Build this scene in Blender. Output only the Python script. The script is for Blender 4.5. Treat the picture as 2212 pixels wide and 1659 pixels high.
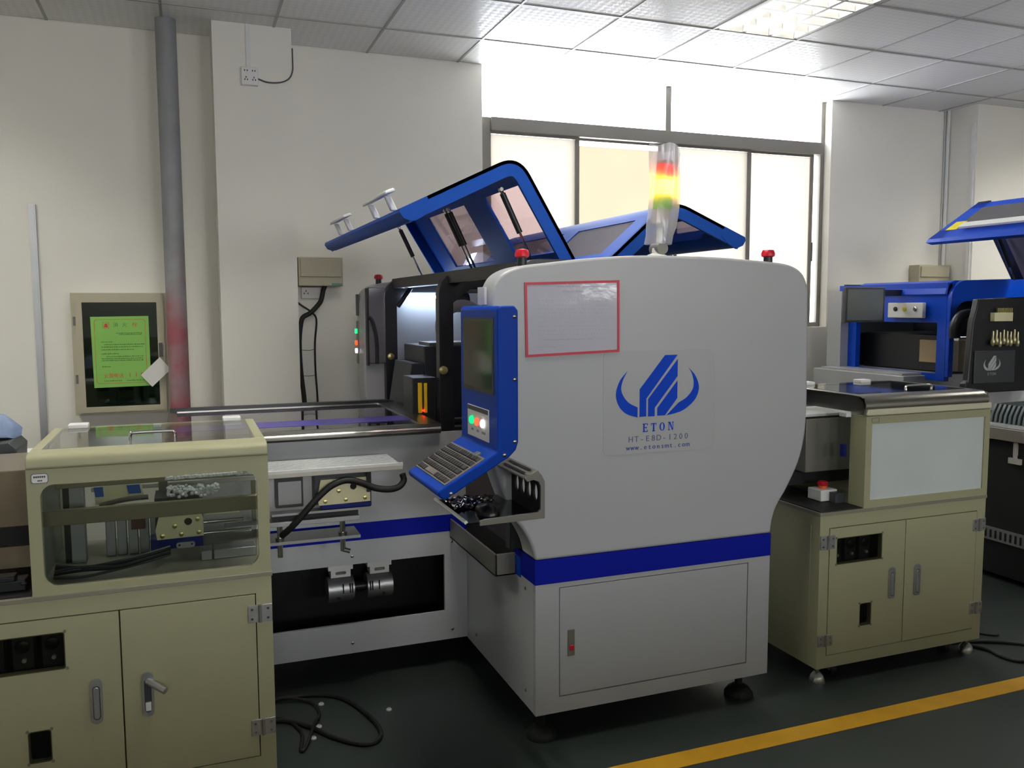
import bpy, bmesh, math, random
from mathutils import Vector, Matrix
from mathutils.geometry import tessellate_polygon
random.seed(7)
for o in list(bpy.data.objects):
    bpy.data.objects.remove(o)
S = bpy.context.scene
COL = S.collection

# ------------------------------------------------------------------ camera, world, light, exposure
FPX = 1840.0
YAW, PITCH, ROLL = 0.36497, 0.091135, -0.0041086
CAM_H = 1.5
fw = Vector((math.sin(YAW)*math.cos(PITCH), math.cos(YAW)*math.cos(PITCH), -math.sin(PITCH)))
rt = Vector((math.cos(YAW), -math.sin(YAW), 0.0))
up = rt.cross(fw)
rt, up = rt*math.cos(ROLL)+up*math.sin(ROLL), -rt*math.sin(ROLL)+up*math.cos(ROLL)
cd = bpy.data.cameras.new('camera')
cd.sensor_fit = 'HORIZONTAL'
cd.sensor_width = 36.0
cd.lens = 36.0*FPX/2212.0
cd.clip_start = 0.05
cam = bpy.data.objects.new('camera', cd)
M = Matrix(((rt.x, up.x, -fw.x, 0.0), (rt.y, up.y, -fw.y, 0.0), (rt.z, up.z, -fw.z, CAM_H), (0, 0, 0, 1)))
cam.matrix_world = M
COL.objects.link(cam)
S.camera = cam

WORLD_STRENGTH = 12.0
LAMP_STRENGTH = 26.0
w = bpy.data.worlds.new('overcast_sky')
S.world = w
w.use_nodes = True
bg = w.node_tree.nodes['Background']
bg.inputs[0].default_value = (0.98, 0.985, 1.0, 1)
bg.inputs[1].default_value = WORLD_STRENGTH
S.view_settings.view_transform = 'Standard'
S.view_settings.look = 'None'
S.view_settings.gamma = 1.0
S.view_settings.use_curve_mapping = False
S.view_settings.exposure = 0.7

# window portals (guide the sampling of the daylight that comes through the openings)
ADDED_WINDOWS = [-1.6, 2.0, 5.6]  # unseen windows added behind the camera to light the back wall
def portal(x, y, z, sx_, sz_, rx):
    pl = bpy.data.lights.new('window_portal', 'AREA')
    pl.shape = 'RECTANGLE'
    pl.size, pl.size_y = sx_, sz_
    pl.cycles.is_portal = True
    po = bpy.data.objects.new('window_portal', pl)
    po.location = (x, y, z)
    po.rotation_euler = (math.radians(rx), 0, 0)
    COL.objects.link(po)
portal(3.355, 5.74, 2.93, 2.9, 0.36, -90)
for a in ADDED_WINDOWS:
    portal(a+0.9, -7.18, 2.45, 1.8, 1.1, 90)

# ------------------------------------------------------------------ materials
def lin(c):
    c = c/255.0
    return c/12.92 if c <= 0.04045 else ((c+0.055)/1.055)**2.4
MATS = {}
def mat(name, rgb, rough=0.5, metal=0.0, var=0.06, scale=6.0, bump=0.0, coat=0.0, trans=0.0, alpha=None, spec=None, ior=None):
    if name in MATS:
        return MATS[name]
    m = bpy.data.materials.new(name)
    m.use_nodes = True
    nt = m.node_tree
    b = nt.nodes['Principled BSDF']
    col = tuple(lin(v) for v in rgb)
    tc = nt.nodes.new('ShaderNodeTexCoord')
    nz = nt.nodes.new('ShaderNodeTexNoise')
    nz.inputs['Scale'].default_value = scale
    nz.inputs['Detail'].default_value = 4
    nt.links.new(tc.outputs['Object'], nz.inputs['Vector'])
    mx = nt.nodes.new('ShaderNodeMix')
    mx.data_type = 'RGBA'
    mx.inputs[6].default_value = tuple(c*(1-var) for c in col)+(1,)
    mx.inputs[7].default_value = tuple(min(1, c*(1+var)) for c in col)+(1,)
    nt.links.new(nz.outputs['Fac'], mx.inputs[0])
    nt.links.new(mx.outputs[2], b.inputs['Base Color'])
    b.inputs['Roughness'].default_value = rough
    b.inputs['Metallic'].default_value = metal
    b.inputs['Coat Weight'].default_value = coat
    b.inputs['Transmission Weight'].default_value = trans
    if spec is not None:
        b.inputs['Specular IOR Level'].default_value = spec
    if ior:
        b.inputs['IOR'].default_value = ior
    if alpha is not None:
        b.inputs['Alpha'].default_value = alpha
    if bump:
        bp = nt.nodes.new('ShaderNodeBump')
        bp.inputs['Strength'].default_value = bump
        bp.inputs['Distance'].default_value = 0.01
        nt.links.new(nz.outputs['Fac'], bp.inputs['Height'])
        nt.links.new(bp.outputs['Normal'], b.inputs['Normal'])
    MATS[name] = m
    return m
def emit(name, rgb, strength):
    if name in MATS:
        return MATS[name]
    m = bpy.data.materials.new(name)
    m.use_nodes = True
    nt = m.node_tree
    nt.nodes.remove(nt.nodes['Principled BSDF'])
    e = nt.nodes.new('ShaderNodeEmission')
    e.inputs[0].default_value = tuple(lin(v) for v in rgb)+(1,)
    e.inputs[1].default_value = strength
    nt.links.new(e.outputs[0], nt.nodes['Material Output'].inputs[0])
    MATS[name] = m
    return m
def thin_glass(name, rgb, gloss=0.12, rough=0.03):
    """clear or tinted sheet: straight transmission plus a fresnel-weighted reflection"""
    if name in MATS:
        return MATS[name]
    m = bpy.data.materials.new(name)
    m.use_nodes = True
    nt = m.node_tree
    nt.nodes.remove(nt.nodes['Principled BSDF'])
    t = nt.nodes.new('ShaderNodeBsdfTransparent')
    t.inputs[0].default_value = tuple(lin(v) for v in rgb)+(1,)
    g = nt.nodes.new('ShaderNodeBsdfGlossy')
    g.inputs['Roughness'].default_value = rough
    g.inputs[0].default_value = (1, 1, 1, 1)
    lw = nt.nodes.new('ShaderNodeLayerWeight')
    lw.inputs[0].default_value = 0.5
    pw = nt.nodes.new('ShaderNodeMath')
    pw.operation = 'POWER'
    pw.inputs[1].default_value = 5.0
    nt.links.new(lw.outputs['Facing'], pw.inputs[0])
    ml = nt.nodes.new('ShaderNodeMath')
    ml.operation = 'MULTIPLY_ADD'
    ml.inputs[1].default_value = 0.8
    ml.inputs[2].default_value = gloss*0.25
    nt.links.new(pw.outputs[0], ml.inputs[0])
    mx = nt.nodes.new('ShaderNodeMixShader')
    nt.links.new(ml.outputs[0], mx.inputs[0])
    nt.links.new(t.outputs[0], mx.inputs[1])
    nt.links.new(g.outputs[0], mx.inputs[2])
    nt.links.new(mx.outputs[0], nt.nodes['Material Output'].inputs[0])
    MATS[name] = m
    return m
def translucent(name, rgb, mixd=0.35):
    if name in MATS:
        return MATS[name]
    m = bpy.data.materials.new(name)
    m.use_nodes = True
    nt = m.node_tree
    nt.nodes.remove(nt.nodes['Principled BSDF'])
    c = tuple(lin(v) for v in rgb)+(1,)
    tc = nt.nodes.new('ShaderNodeTexCoord')
    nz = nt.nodes.new('ShaderNodeTexNoise')
    nz.inputs['Scale'].default_value = 2.5
    nt.links.new(tc.outputs['Object'], nz.inputs['Vector'])
    mc = nt.nodes.new('ShaderNodeMix')
    mc.data_type = 'RGBA'
    mc.inputs[6].default_value = tuple(v*0.93 for v in c[:3])+(1,)
    mc.inputs[7].default_value = c
    nt.links.new(nz.outputs['Fac'], mc.inputs[0])
    t = nt.nodes.new('ShaderNodeBsdfTranslucent')
    d = nt.nodes.new('ShaderNodeBsdfDiffuse')
    nt.links.new(mc.outputs[2], t.inputs[0])
    nt.links.new(mc.outputs[2], d.inputs[0])
    mx = nt.nodes.new('ShaderNodeMixShader')
    mx.inputs[0].default_value = mixd
    nt.links.new(t.outputs[0], mx.inputs[1])
    nt.links.new(d.outputs[0], mx.inputs[2])
    nt.links.new(mx.outputs[0], nt.nodes['Material Output'].inputs[0])
    MATS[name] = m
    return m

WALL = mat('wall_paint', (236, 233, 223), 0.75, var=0.03, scale=1.6, bump=0.05)
FLOOR = mat('floor_epoxy', (48, 55, 52), 0.38, var=0.16, scale=2.2)
YELLOW = mat('yellow_floor_paint', (196, 146, 22), 0.5, var=0.22, scale=9)
WHITE = mat('white_paint', (172, 174, 176), 0.36, var=0.015, scale=3)
WHITE2 = mat('white_panel_paint', (184, 187, 190), 0.32, var=0.015, scale=3)
BLUE = mat('blue_paint', (4, 60, 164), 0.42, var=0.05, scale=5, spec=0.12)
STRIPE = mat('blue_band_paint', (3, 22, 152), 0.5, var=0.05, scale=5, spec=0.15)
HOODBLUE = mat('hood_blue_paint', (22, 74, 166), 0.5, var=0.05, scale=5, spec=0.12)
BLACK = mat('black_paint', (26, 28, 32), 0.4, var=0.1)
MATTE = mat('matte_black', (12, 12, 13), 0.7, var=0.1)
RUBBER = mat('black_rubber', (17, 17, 17), 0.6, var=0.15)
GLOSSB = mat('glossy_black_plastic', (14, 14, 15), 0.12, var=0.1, bump=0.0)
CREAM = mat('cream_paint', (161, 160, 128), 0.45, var=0.03, scale=5)
CREAM2 = mat('cream_plate', (232, 226, 184), 0.5, var=0.03)
STEEL = mat('brushed_steel', (150, 148, 142), 0.28, metal=1.0, var=0.08, scale=12)
ALU = mat('aluminium', (176, 178, 178), 0.4, metal=0.85, var=0.06)
CHROME = mat('chrome', (215, 215, 215), 0.1, metal=1.0, var=0.02)
GREY = mat('grey_metal_paint', (122, 120, 112), 0.42, metal=0.3, var=0.05)
DGREY = mat('dark_grey', (64, 66, 70), 0.45, var=0.08)
BEIGE = mat('beige_box_paint', (176, 170, 146), 0.5, var=0.04)
FRAMEG = mat('window_frame_grey', (128, 124, 118), 0.5, metal=0.2, var=0.05)
RED = mat('red_plastic', (190, 22, 40), 0.35, var=0.05)
WPLAS = mat('white_plastic', (225, 225, 222), 0.4, var=0.02)
PAPER = mat('paper', (226, 226, 220), 0.7, var=0.03)
GASGREY = mat('gantry_grey', (46, 50, 58), 0.5, var=0.1)

# ------------------------------------------------------------------ mesh helpers
WPOS = {}
def reg(o, pos):
    WPOS[o.name] = Vector(pos)
def base(parent):
    return WPOS[parent.name] if parent else Vector((0, 0, 0))
class MB:
    def __init__(s):
        s.v, s.f, s.holed = [], [], False
    def add(s, vs, fs):
        n = len(s.v)
        s.v += [Vector(a) for a in vs]
        s.f += [tuple(i+n for i in f) for f in fs]
        return s
    def box(s, x0, x1, y0, y1, z0, z1):
        return s.add([(x0, y0, z0), (x1, y0, z0), (x1, y1, z0), (x0, y1, z0), (x0, y0, z1), (x1, y0, z1), (x1, y1, z1), (x0, y1, z1)],
                     [(0, 3, 2, 1), (4, 5, 6, 7), (0, 1, 5, 4), (1, 2, 6, 5), (2, 3, 7, 6), (3, 0, 4, 7)])
    def prism(s, outer, holes, a, b, ax='y'):
        mp = {'y': lambda p, w_: (p[0], w_, p[1]), 'x': lambda p, w_: (w_, p[0], p[1]), 'z': lambda p, w_: (p[0], p[1], w_)}[ax]
        loops = [outer]+list(holes)
        flat = [p for l in loops for p in l]
        n = len(flat)
        vs = [mp(p, a) for p in flat]+[mp(p, b) for p in flat]
        fs = []
        if holes:
            s.holed = True
            for t in tessellate_polygon([[Vector((p[0], p[1], 0)) for p in l] for l in loops]):
                fs.append(tuple(t))
                fs.append(tuple(i+n for i in reversed(t)))
        else:
            fs.append(tuple(range(n)))
            fs.append(tuple(n+i for i in reversed(range(n))))
        k = 0
        for l in loops:
            m_ = len(l)
            for i in range(m_):
                j = (i+1) % m_
                fs.append((k+i, k+j, k+j+n, k+i+n))
            k += m_
        return s.add(vs, fs)
    def cyl(s, p0, p1, r0, r1=None, n=16):
        p0, p1 = Vector(p0), Vector(p1)
        r1 = r0 if r1 is None else r1
        d = (p1-p0).normalized()
        u_ = d.orthogonal().normalized()
        v_ = d.cross(u_)
        vs = []
        for p, r in ((p0, r0), (p1, r1)):
            for i in range(n):
                a = 2*math.pi*i/n
                vs.append(p+u_*(r*math.cos(a))+v_*(r*math.sin(a)))
        fs = [(i, (i+1) % n, (i+1) % n+n, i+n) for i in range(n)]
        fs += [tuple(reversed(range(n))), tuple(range(n, 2*n))]
        return s.add(vs, fs)
    def lathe(s, prof, c, ax=(0, 0, 1), n=20):
        c, d = Vector(c), Vector(ax).normalized()
        u_ = d.orthogonal().normalized()
        v_ = d.cross(u_)
        vs, fs = [], []
        for r, h in prof:
            for i in range(n):
                a = 2*math.pi*i/n
                vs.append(c+d*h+u_*(r*math.cos(a))+v_*(r*math.sin(a)))
        m_ = len(prof)
        for k in range(m_-1):
            for i in range(n):
                j = (i+1) % n
                fs.append((k*n+i, k*n+j, (k+1)*n+j, (k+1)*n+i))
        fs += [tuple(reversed(range(n))), tuple(range((m_-1)*n, m_*n))]
        return s.add(vs, fs)
    def tube(s, pts, r, n=8, smooth=5):
        P = smoothpts(pts, smooth) if smooth else [Vector(p) for p in pts]
        vs, fs = [], []
        prev = None
        for i, p in enumerate(P):
            d = (P[min(i+1, len(P)-1)]-P[max(i-1, 0)])
            d = d.normalized() if d.length > 1e-9 else Vector((0, 0, 1))
            if prev is None:
                u_ = d.orthogonal().normalized()
            else:
                u_ = (prev-d*prev.dot(d)).normalized()
            prev = u_
            v_ = d.cross(u_)
            for k in range(n):
                a = 2*math.pi*k/n
                vs.append(p+u_*(r*math.cos(a))+v_*(r*math.sin(a)))
        for i in range(len(P)-1):
            for k in range(n):
                j = (k+1) % n
                fs.append((i*n+k, i*n+j, (i+1)*n+j, (i+1)*n+k))
        fs += [tuple(reversed(range(n))), tuple(range((len(P)-1)*n, len(P)*n))]
        return s.add(vs, fs)
    def slab(s, a, b, y0, y1, t):
        """sheet between profile points a and b (x, z), from y0 to y1, thickness t towards its normal"""
        ax_, az_ = a
        bx_, bz_ = b
        L = math.hypot(bx_-ax_, bz_-az_)
        nx, nz = -(bz_-az_)/L*t, (bx_-ax_)/L*t
        return s.prism([(ax_, az_), (bx_, bz_), (bx_+nx, bz_+nz), (ax_+nx, az_+nz)], [], y0, y1, 'y')
    def mesh(s, name, mat_, origin, smooth=True):
        me = bpy.data.meshes.new(name)
        o_ = Vector(origin)
        me.from_pydata([tuple(v-o_) for v in s.v], [], s.f)
        bm = bmesh.new()
        bm.from_mesh(me)
        bmesh.ops.recalc_face_normals(bm, faces=bm.faces)
        for f in bm.faces:
            f.smooth = smooth
        for e in bm.edges:
            if len(e.link_faces) == 2:
                e.smooth = e.calc_face_angle(0) < math.radians(38)
        bm.to_mesh(me)
        bm.free()
        me.materials.append(mat_)
        return me
    def build(s, name, mat_, parent=None, origin=None, bevel=0.0, label=None, kind=None, seg=2):
        org = Vector(origin) if origin is not None else base(parent)
        me = s.mesh(name, mat_, org)
        if s.holed:
            bevel = 0.0
        return link(name, me, parent, org, bevel, label, kind, seg)
def link(name, me, parent, world, bevel=0.0, label=None, kind=None, seg=2):
    o = bpy.data.objects.new(name, me)
    COL.objects.link(o)
    o.location = Vector(world)-base(parent)
    if parent:
        o.parent = parent
    reg(o, world)
    if bevel:
        b = o.modifiers.new('bevel', 'BEVEL')
        b.width, b.segments, b.limit_method, b.angle_limit = bevel, seg, 'ANGLE', math.radians(38)
        b.harden_normals = False
    if label:
        o['label'] = label
    if kind:
        o['kind'] = kind
    return o
def smoothpts(pts, k=5, closed=False):
    P = [Vector(p) for p in pts]
    n = len(P)
    if n < 3:
        return P
    out = []
    for i in range(n if closed else n-1):
        g = (lambda q: P[q % n]) if closed else (lambda q: P[max(0, min(n-1, q))])
        p0, p1, p2, p3 = g(i-1), g(i), g(i+1), g(i+2)
        for j in range(k):
            t = j/k
            out.append(0.5*((2*p1)+(p2-p0)*t+(2*p0-5*p1+4*p2-p3)*t*t+(3*p1-p0-3*p2+p3)*t**3))
    if not closed:
        out.append(P[-1])
    return out
def smooth2(pts, k=4):
    return [(p.x, p.y) for p in smoothpts([(a, b, 0) for a, b in pts], k)]
def rrect(x0, x1, z0, z1, r, n=5):
    out = []
    for cx_, cz_, a0 in ((x1-r, z0+r, -90), (x1-r, z1-r, 0), (x0+r, z1-r, 90), (x0+r, z0+r, 180)):
        for i in range(n+1):
            a = math.radians(a0+90*i/n)
            out.append((cx_+r*math.cos(a), cz_+r*math.sin(a)))
    return out
def circ(cx_, cz_, r, n=14):
    return [(cx_+r*math.cos(2*math.pi*i/n), cz_+r*math.sin(2*math.pi*i/n)) for i in range(n)]
def thing(name, label, cat, loc, group=None):
    o = bpy.data.objects.new(name, None)
    o.empty_display_size = 0.1
    COL.objects.link(o)
    o.location = loc
    reg(o, loc)
    o['label'], o['category'] = label, cat
    if group:
        o['group'] = group
    return o
def tag(o, label, cat, group=None):
    o['label'], o['category'] = label, cat
    if group:
        o['group'] = group
    return o
def struct(o):
    o['kind'] = 'structure'
    return o
def one(name, mb, mat_, label, cat, origin, bevel=0.0, group=None):
    o = mb.build(name, mat_, None, origin, bevel)
    return tag(o, label, cat, group)
def copy_tree(o, parent, delta):
    c = o.copy()
    COL.objects.link(c)
    if parent:
        c.parent = parent
    else:
        c.location = o.location+Vector(delta)
    reg(c, WPOS[o.name]+Vector(delta))
    for ch in list(o.children):
        copy_tree(ch, c, delta)
    return c
# lettering: flat text on a plane facing the camera side (-Y), x to the right, z up
TXT = {}
def glyph(ch):
    if ch not in TXT:
        cu = bpy.data.curves.new('glyph', 'FONT')
        cu.body = ch
        cu.size = 1.0
        cu.resolution_u = 3
        o = bpy.data.objects.new('glyph', cu)
        COL.objects.link(o)
        bpy.context.view_layer.update()
        dg = bpy.context.evaluated_depsgraph_get()
        me = bpy.data.meshes.new_from_object(o.evaluated_get(dg))
        vs = [(v.co.x, v.co.y) for v in me.vertices]
        fs = [tuple(p.vertices) for p in me.polygons]
        bpy.data.objects.remove(o)
        bpy.data.curves.remove(cu)
        bpy.data.meshes.remove(me)
        TXT[ch] = (vs, fs)
    return TXT[ch]
def lettering(name, text, x0, x1, z0, h, y, mat_, parent, slope=0.0, bold=0.0, label=None, origin=None):
    """text laid out in equal cells from x0 to x1, base line z0, capital height h"""
    mb = MB()
    cell = (x1-x0)/len(text)
    for i, ch in enumerate(text):
        if ch == ' ':
            continue
        vs, fs = glyph(ch)
        if not vs:
            continue
        lo, hi = min(v[0] for v in vs), max(v[0] for v in vs)
        k = h/0.70
        kx = min(k, cell*0.92/max(hi-lo, 1e-3))
        cxm = x0+cell*(i+0.5)
        for q in ([0] if not bold else [-bold, 0, bold]):
            mb.add([(cxm+q+(vx-(lo+hi)/2)*kx, y-0.0001*(1+q*100), z0+vy*k+slope*(cxm-x0)) for vx, vy in vs], fs)
    return mb.build(name, mat_, parent, origin, label=label)

# ------------------------------------------------------------------ setting
fl = struct(MB().box(-4.2, 10.2, -7.2, 5.75, -0.06, 0.0).build('floor', FLOOR))
MB().box(-4.0, 10.0, 2.282, 2.366, 0.0, 0.0012).build('floor_marking', YELLOW, fl, label='yellow painted line on the floor')
WIN = (1.9, 4.81, 1.325, 3.1)
wb = struct(MB().prism([(-4.2, 0), (10.2, 0), (10.2, 3.4), (-4.2, 3.4)],
                       [[(WIN[0], WIN[2]), (WIN[1], WIN[2]), (WIN[1], WIN[3]), (WIN[0], WIN[3])]], 5.51, 5.75, 'y').build('wall_back', WALL))
MB().box(0.195, 0.63, 5.2, 5.512, 0, 3.1).build('pilaster', WALL, wb)
MB().box(6.0, 6.62, 5.2, 5.512, 0, 3.1).build('pilaster', WALL, wb)
struct(MB().box(-4.2, -4.0, -7.0, 5.51, 0, 3.4).build('wall_left', WALL))
struct(MB().box(10.0, 10.2, -7.0, 5.51, 0, 3.4).build('wall_right', WALL))
struct(MB().prism([(-4.2, 0), (10.2, 0), (10.2, 3.4), (-4.2, 3.4)], [[(a, 1.9), (a+1.8, 1.9), (a+1.8, 3.0), (a, 3.0)] for a in ADDED_WINDOWS], -7.2, -7.0, 'y').build('wall_front', WALL))
struct(MB().box(-3.2, 9.2, -1.10, -1.0, 0, 1.13).build('wall_light_block', CREAM))  # unseen low wall, added to shade the lower machine fronts
for k_, a in enumerate(ADDED_WINDOWS):
    wf = MB().prism([(a, 1.9), (a+1.8, 1.9), (a+1.8, 3.0), (a, 3.0)], [[(a+0.05, 1.95), (a+0.875, 1.95), (a+0.875, 2.95), (a+0.05, 2.95)], [(a+0.925, 1.95), (a+1.75, 1.95), (a+1.75, 2.95), (a+0.925, 2.95)]], -7.13, -7.08, 'y').build('window_%d' % (k_+2), FRAMEG)
    struct(wf)
    wf['label'] = 'added unseen grey framed window in the wall behind the camera'

# ceiling: slab, tiles in a metal grid
def ceiling_mat():
    m = bpy.data.materials.new('ceiling_tile_vinyl')
    m.use_nodes = True
    nt = m.node_tree
    b = nt.nodes['Principled BSDF']
    tc = nt.nodes.new('ShaderNodeTexCoord')
    mp = nt.nodes.new('ShaderNodeMapping')
    mp.inputs['Rotation'].default_value = (0, 0, math.radians(45))
    nt.links.new(tc.outputs['Object'], mp.inputs['Vector'])
    ck = nt.nodes.new('ShaderNodeTexChecker')
    ck.inputs['Scale'].default_value = 32
    ck.inputs[1].default_value = (0.80, 0.80, 0.775, 1)
    ck.inputs[2].default_value = (0.87, 0.87, 0.85, 1)
    nt.links.new(mp.outputs[0], ck.inputs['Vector'])
    nt.links.new(ck.outputs[0], b.inputs['Base Color'])
    mr = nt.nodes.new('ShaderNodeMapRange')
    mr.inputs[3].default_value = 0.5
    mr.inputs[4].default_value = 0.3
    nt.links.new(ck.outputs[1], mr.inputs[0])
    nt.links.new(mr.outputs[0], b.inputs['Roughness'])
    return m
CT = ceiling_mat()
GRID = mat('ceiling_grid_metal', (168, 168, 164), 0.4, metal=0.3, var=0.03)
ce = struct(MB().box(-4.2, 10.2, -7.2, 5.75, 3.30, 3.4).build('ceiling', WALL))
GX, PX_, GY, PY_ = -0.064, 0.598, 5.006, 0.642
xl = [GX+PX_*k for k in range(-6, 17)]
yl = [5.508]+[GY-PY_*k for k in range(0, 7)]
LAMPS = [(5, 1, True), (-3, 1, False), (1, 3, False), (9, 2, False), (11, 1, False)]  # only the first is in view; the others are added to brighten the walls
def is_lamp(i, j):
    x = xl[i]
    for kx, ky, _ in LAMPS:
        if abs(x-(GX+PX_*kx)) < 0.01 and j in (ky+1, ky+2):
            return True
    return False
tm = {}
for j in range(len(yl)-1):
    for i in range(len(xl)-1):
        if is_lamp(i, j):
            continue
        hx, hy = (xl[i+1]-xl[i])/2-0.004, (yl[j]-yl[j+1])/2-0.004
        key = (round(hx, 3), round(hy, 3))
        if key not in tm:
            tm[key] = MB().box(-hx, hx, -hy, hy, 0.0, 0.014).mesh('ceiling_tile', CT, (0, 0, 0))
        link('ceiling_tile', tm[key], ce, ((xl[i]+xl[i+1])/2, (yl[j]+yl[j+1])/2, 3.1))
for x in xl:
    MB().box(x-0.007, x+0.007, yl[-1], 5.508, 3.096, 3.112).build('ceiling_grid_bar', GRID, ce)
for y in yl[1:]:
    MB().box(xl[0], xl[-1], y-0.007, y+0.007, 3.0955, 3.112).build('ceiling_grid_bar', GRID, ce)
# plain remainder of the ceiling behind the camera and at the ends
cr = MB().box(-4.0, xl[0]+0.004, -7.0, 5.51, 3.1, 3.3).box(xl[-1]-0.004, 10.0, -7.0, 5.51, 3.1, 3.3).box(xl[0], xl[-1], -7.0, yl[-1], 3.1, 3.3)
cr.build('ceiling_board', CT, ce)

# louvred ceiling lights
TUBE = emit('fluorescent_tube', (255, 252, 244), LAMP_STRENGTH*3.0)
TUBE_DIM = emit('dimmed_fluorescent_tube', (255, 252, 244), LAMP_STRENGTH*0.42)  # weaker emission for the light in view, so its louvres show
LOUV = mat('louvre_aluminium', (190, 190, 188), 0.35, metal=0.6, var=0.02)
def make_fixture(x0, x1, y0, y1, label, tube):
    t = thing('louvre_light', label, 'ceiling light', ((x0+x1)/2, (y0+y1)/2, 3.1), 'recessed louvre lights')
    h = MB().box(x0, x1, y0, y1, 3.21, 3.22).box(x0, x0+0.008, y0, y1, 3.098, 3.21).box(x1-0.008, x1, y0, y1, 3.098, 3.21)
    h.box(x0, x1, y0, y0+0.008, 3.098, 3.21).box(x0, x1, y1-0.008, y1, 3.098, 3.21)
    h.build('housing', LOUV, t)
    wd = (x1-x0-0.03)/3
    for k in range(3):
        cx_ = x0+0.015+wd*(k+0.5)
        MB().cyl((cx_, y0+0.03, 3.178), (cx_, y1-0.03, 3.178), 0.013, n=10).build('fluorescent_tube', tube, t)
    for k in range(4):
        cx_ = x0+0.015+wd*k
        MB().prism([(cx_-0.012, 3.1), (cx_+0.012, 3.1), (cx_+0.004, 3.16), (cx_-0.004, 3.16)], [], y0+0.01, y1-0.01, 'y').build('reflector', LOUV, t)
    nb = 10
    me = None
    for k in range(3):
        cx_ = x0+0.015+wd*(k+0.5)
        for q in range(1, nb):
            cy_ = y0+(y1-y0)*q/nb
            if me is None:
                hw = wd/2-0.012
                prof = [(-hw, 0.0), (hw, 0.0), (hw, 0.05), (hw*0.5, 0.036), (0, 0.031), (-hw*0.5, 0.036), (-hw, 0.05)]
                b = MB()
                n_ = len(prof)
                vs = [(p[0], -0.009 if p[1] < 0.01 else -0.002, p[1]) for p in prof]+[(p[0], 0.009 if p[1] < 0.01 else 0.002, p[1]) for p in prof]
                b.add(vs, [tuple(range(n_)), tuple(reversed(range(n_, 2*n_)))]+[(i, (i+1) % n_, (i+1) % n_+n_, i+n_) for i in range(n_)])
                me = b.mesh('louvre_blade', LOUV, (0, 0, 0))
            link('louvre_blade', me, t, (cx_, cy_, 3.1))
    return t
L0 = None
LL = ['recessed louvre light above the window side, the lit one in view', 'added unseen louvre light near the back wall beyond the left picture edge', 'added unseen louvre light above the transfer rail, above the picture', 'added unseen louvre light beyond the right picture edge', 'added unseen louvre light near the back wall far beyond the right picture edge']
for (kx, ky, vis), lab in zip(LAMPS, LL):
    x0 = GX+PX_*kx
    y1 = GY-PY_*ky
    if L0 is None:
        L0 = make_fixture(x0+0.008, x0+PX_-0.008, y1-2*PY_+0.008, y1-0.008, lab, TUBE_DIM)
        LX, LY = x0, y1
    else:
        c = make_fixture(x0+0.008, x0+PX_-0.008, y1-2*PY_+0.008, y1-0.008, lab, TUBE)

# window
FY0, FY1 = 5.585, 5.655
win = struct(thing('window_1', 'x', 'x', (3.355, 5.62, 1.325)))
del win['category']
win['label'] = 'grey framed window with clear upper panes and cream film below'
def bar(x0, x1, z0, z1, y0=FY0, y1=FY1):
    return MB().box(x0, x1, y0, y1, z0, z1).build('frame_bar', FRAMEG, win, bevel=0.003)
bar(1.9, 1.985, 1.325, 2.78)
bar(4.775, 4.81, 1.325, 3.1)
bar(1.985, 4.775, 2.69, 2.78, FY0-0.02, FY1)
bar(3.354, 3.4, 2.78, 3.1)
bar(3.335, 3.42, 1.325, 2.69, FY0-0.01)
bar(1.985, 4.775, 1.325, 1.36)
FILM = translucent('cream_window_film', (141, 139, 134), 0.0)
FILM2 = translucent('beige_window_film', (137, 132, 122), 0.0)
CLEAR = thin_glass('clear_glass', (250, 252, 255), 0.1)
def sash(x0, x1, ztop, film, y):
    s_ = MB()
    s_.prism([(x0, 1.36), (x1, 1.36), (x1, 2.69), (x0, 2.69)], [[(x0+0.03, 1.40), (x1-0.03, 1.40), (x1-0.03, 2.675), (x0+0.03, 2.675)]], y, y+0.025, 'y')
    f = s_.build('sash_frame', FRAMEG, win)
    MB().box(x0+0.03, x1-0.03, y+0.010, y+0.014, 1.40, ztop).build('film_pane', film, f)
    return f
sash(1.962, 2.66, 2.672, FILM, 5.60)
sash(2.625, 3.345, 2.64, FILM2, 5.627)
sash(3.44, 4.125, 2.672, FILM, 5.60)
sash(4.09, 4.745, 2.672, FILM, 5.627)
for x0, x1 in ((1.9, 3.354), (3.4, 4.775)):
    MB().box(x0, x1, 5.62, 5.625, 2.78, 3.1).build('glass_pane', CLEAR, win)
MB().box(4.712, 4.722, 5.588, 5.60, 1.85, 2.0).build('sash_handle', DGREY, win)

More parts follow.
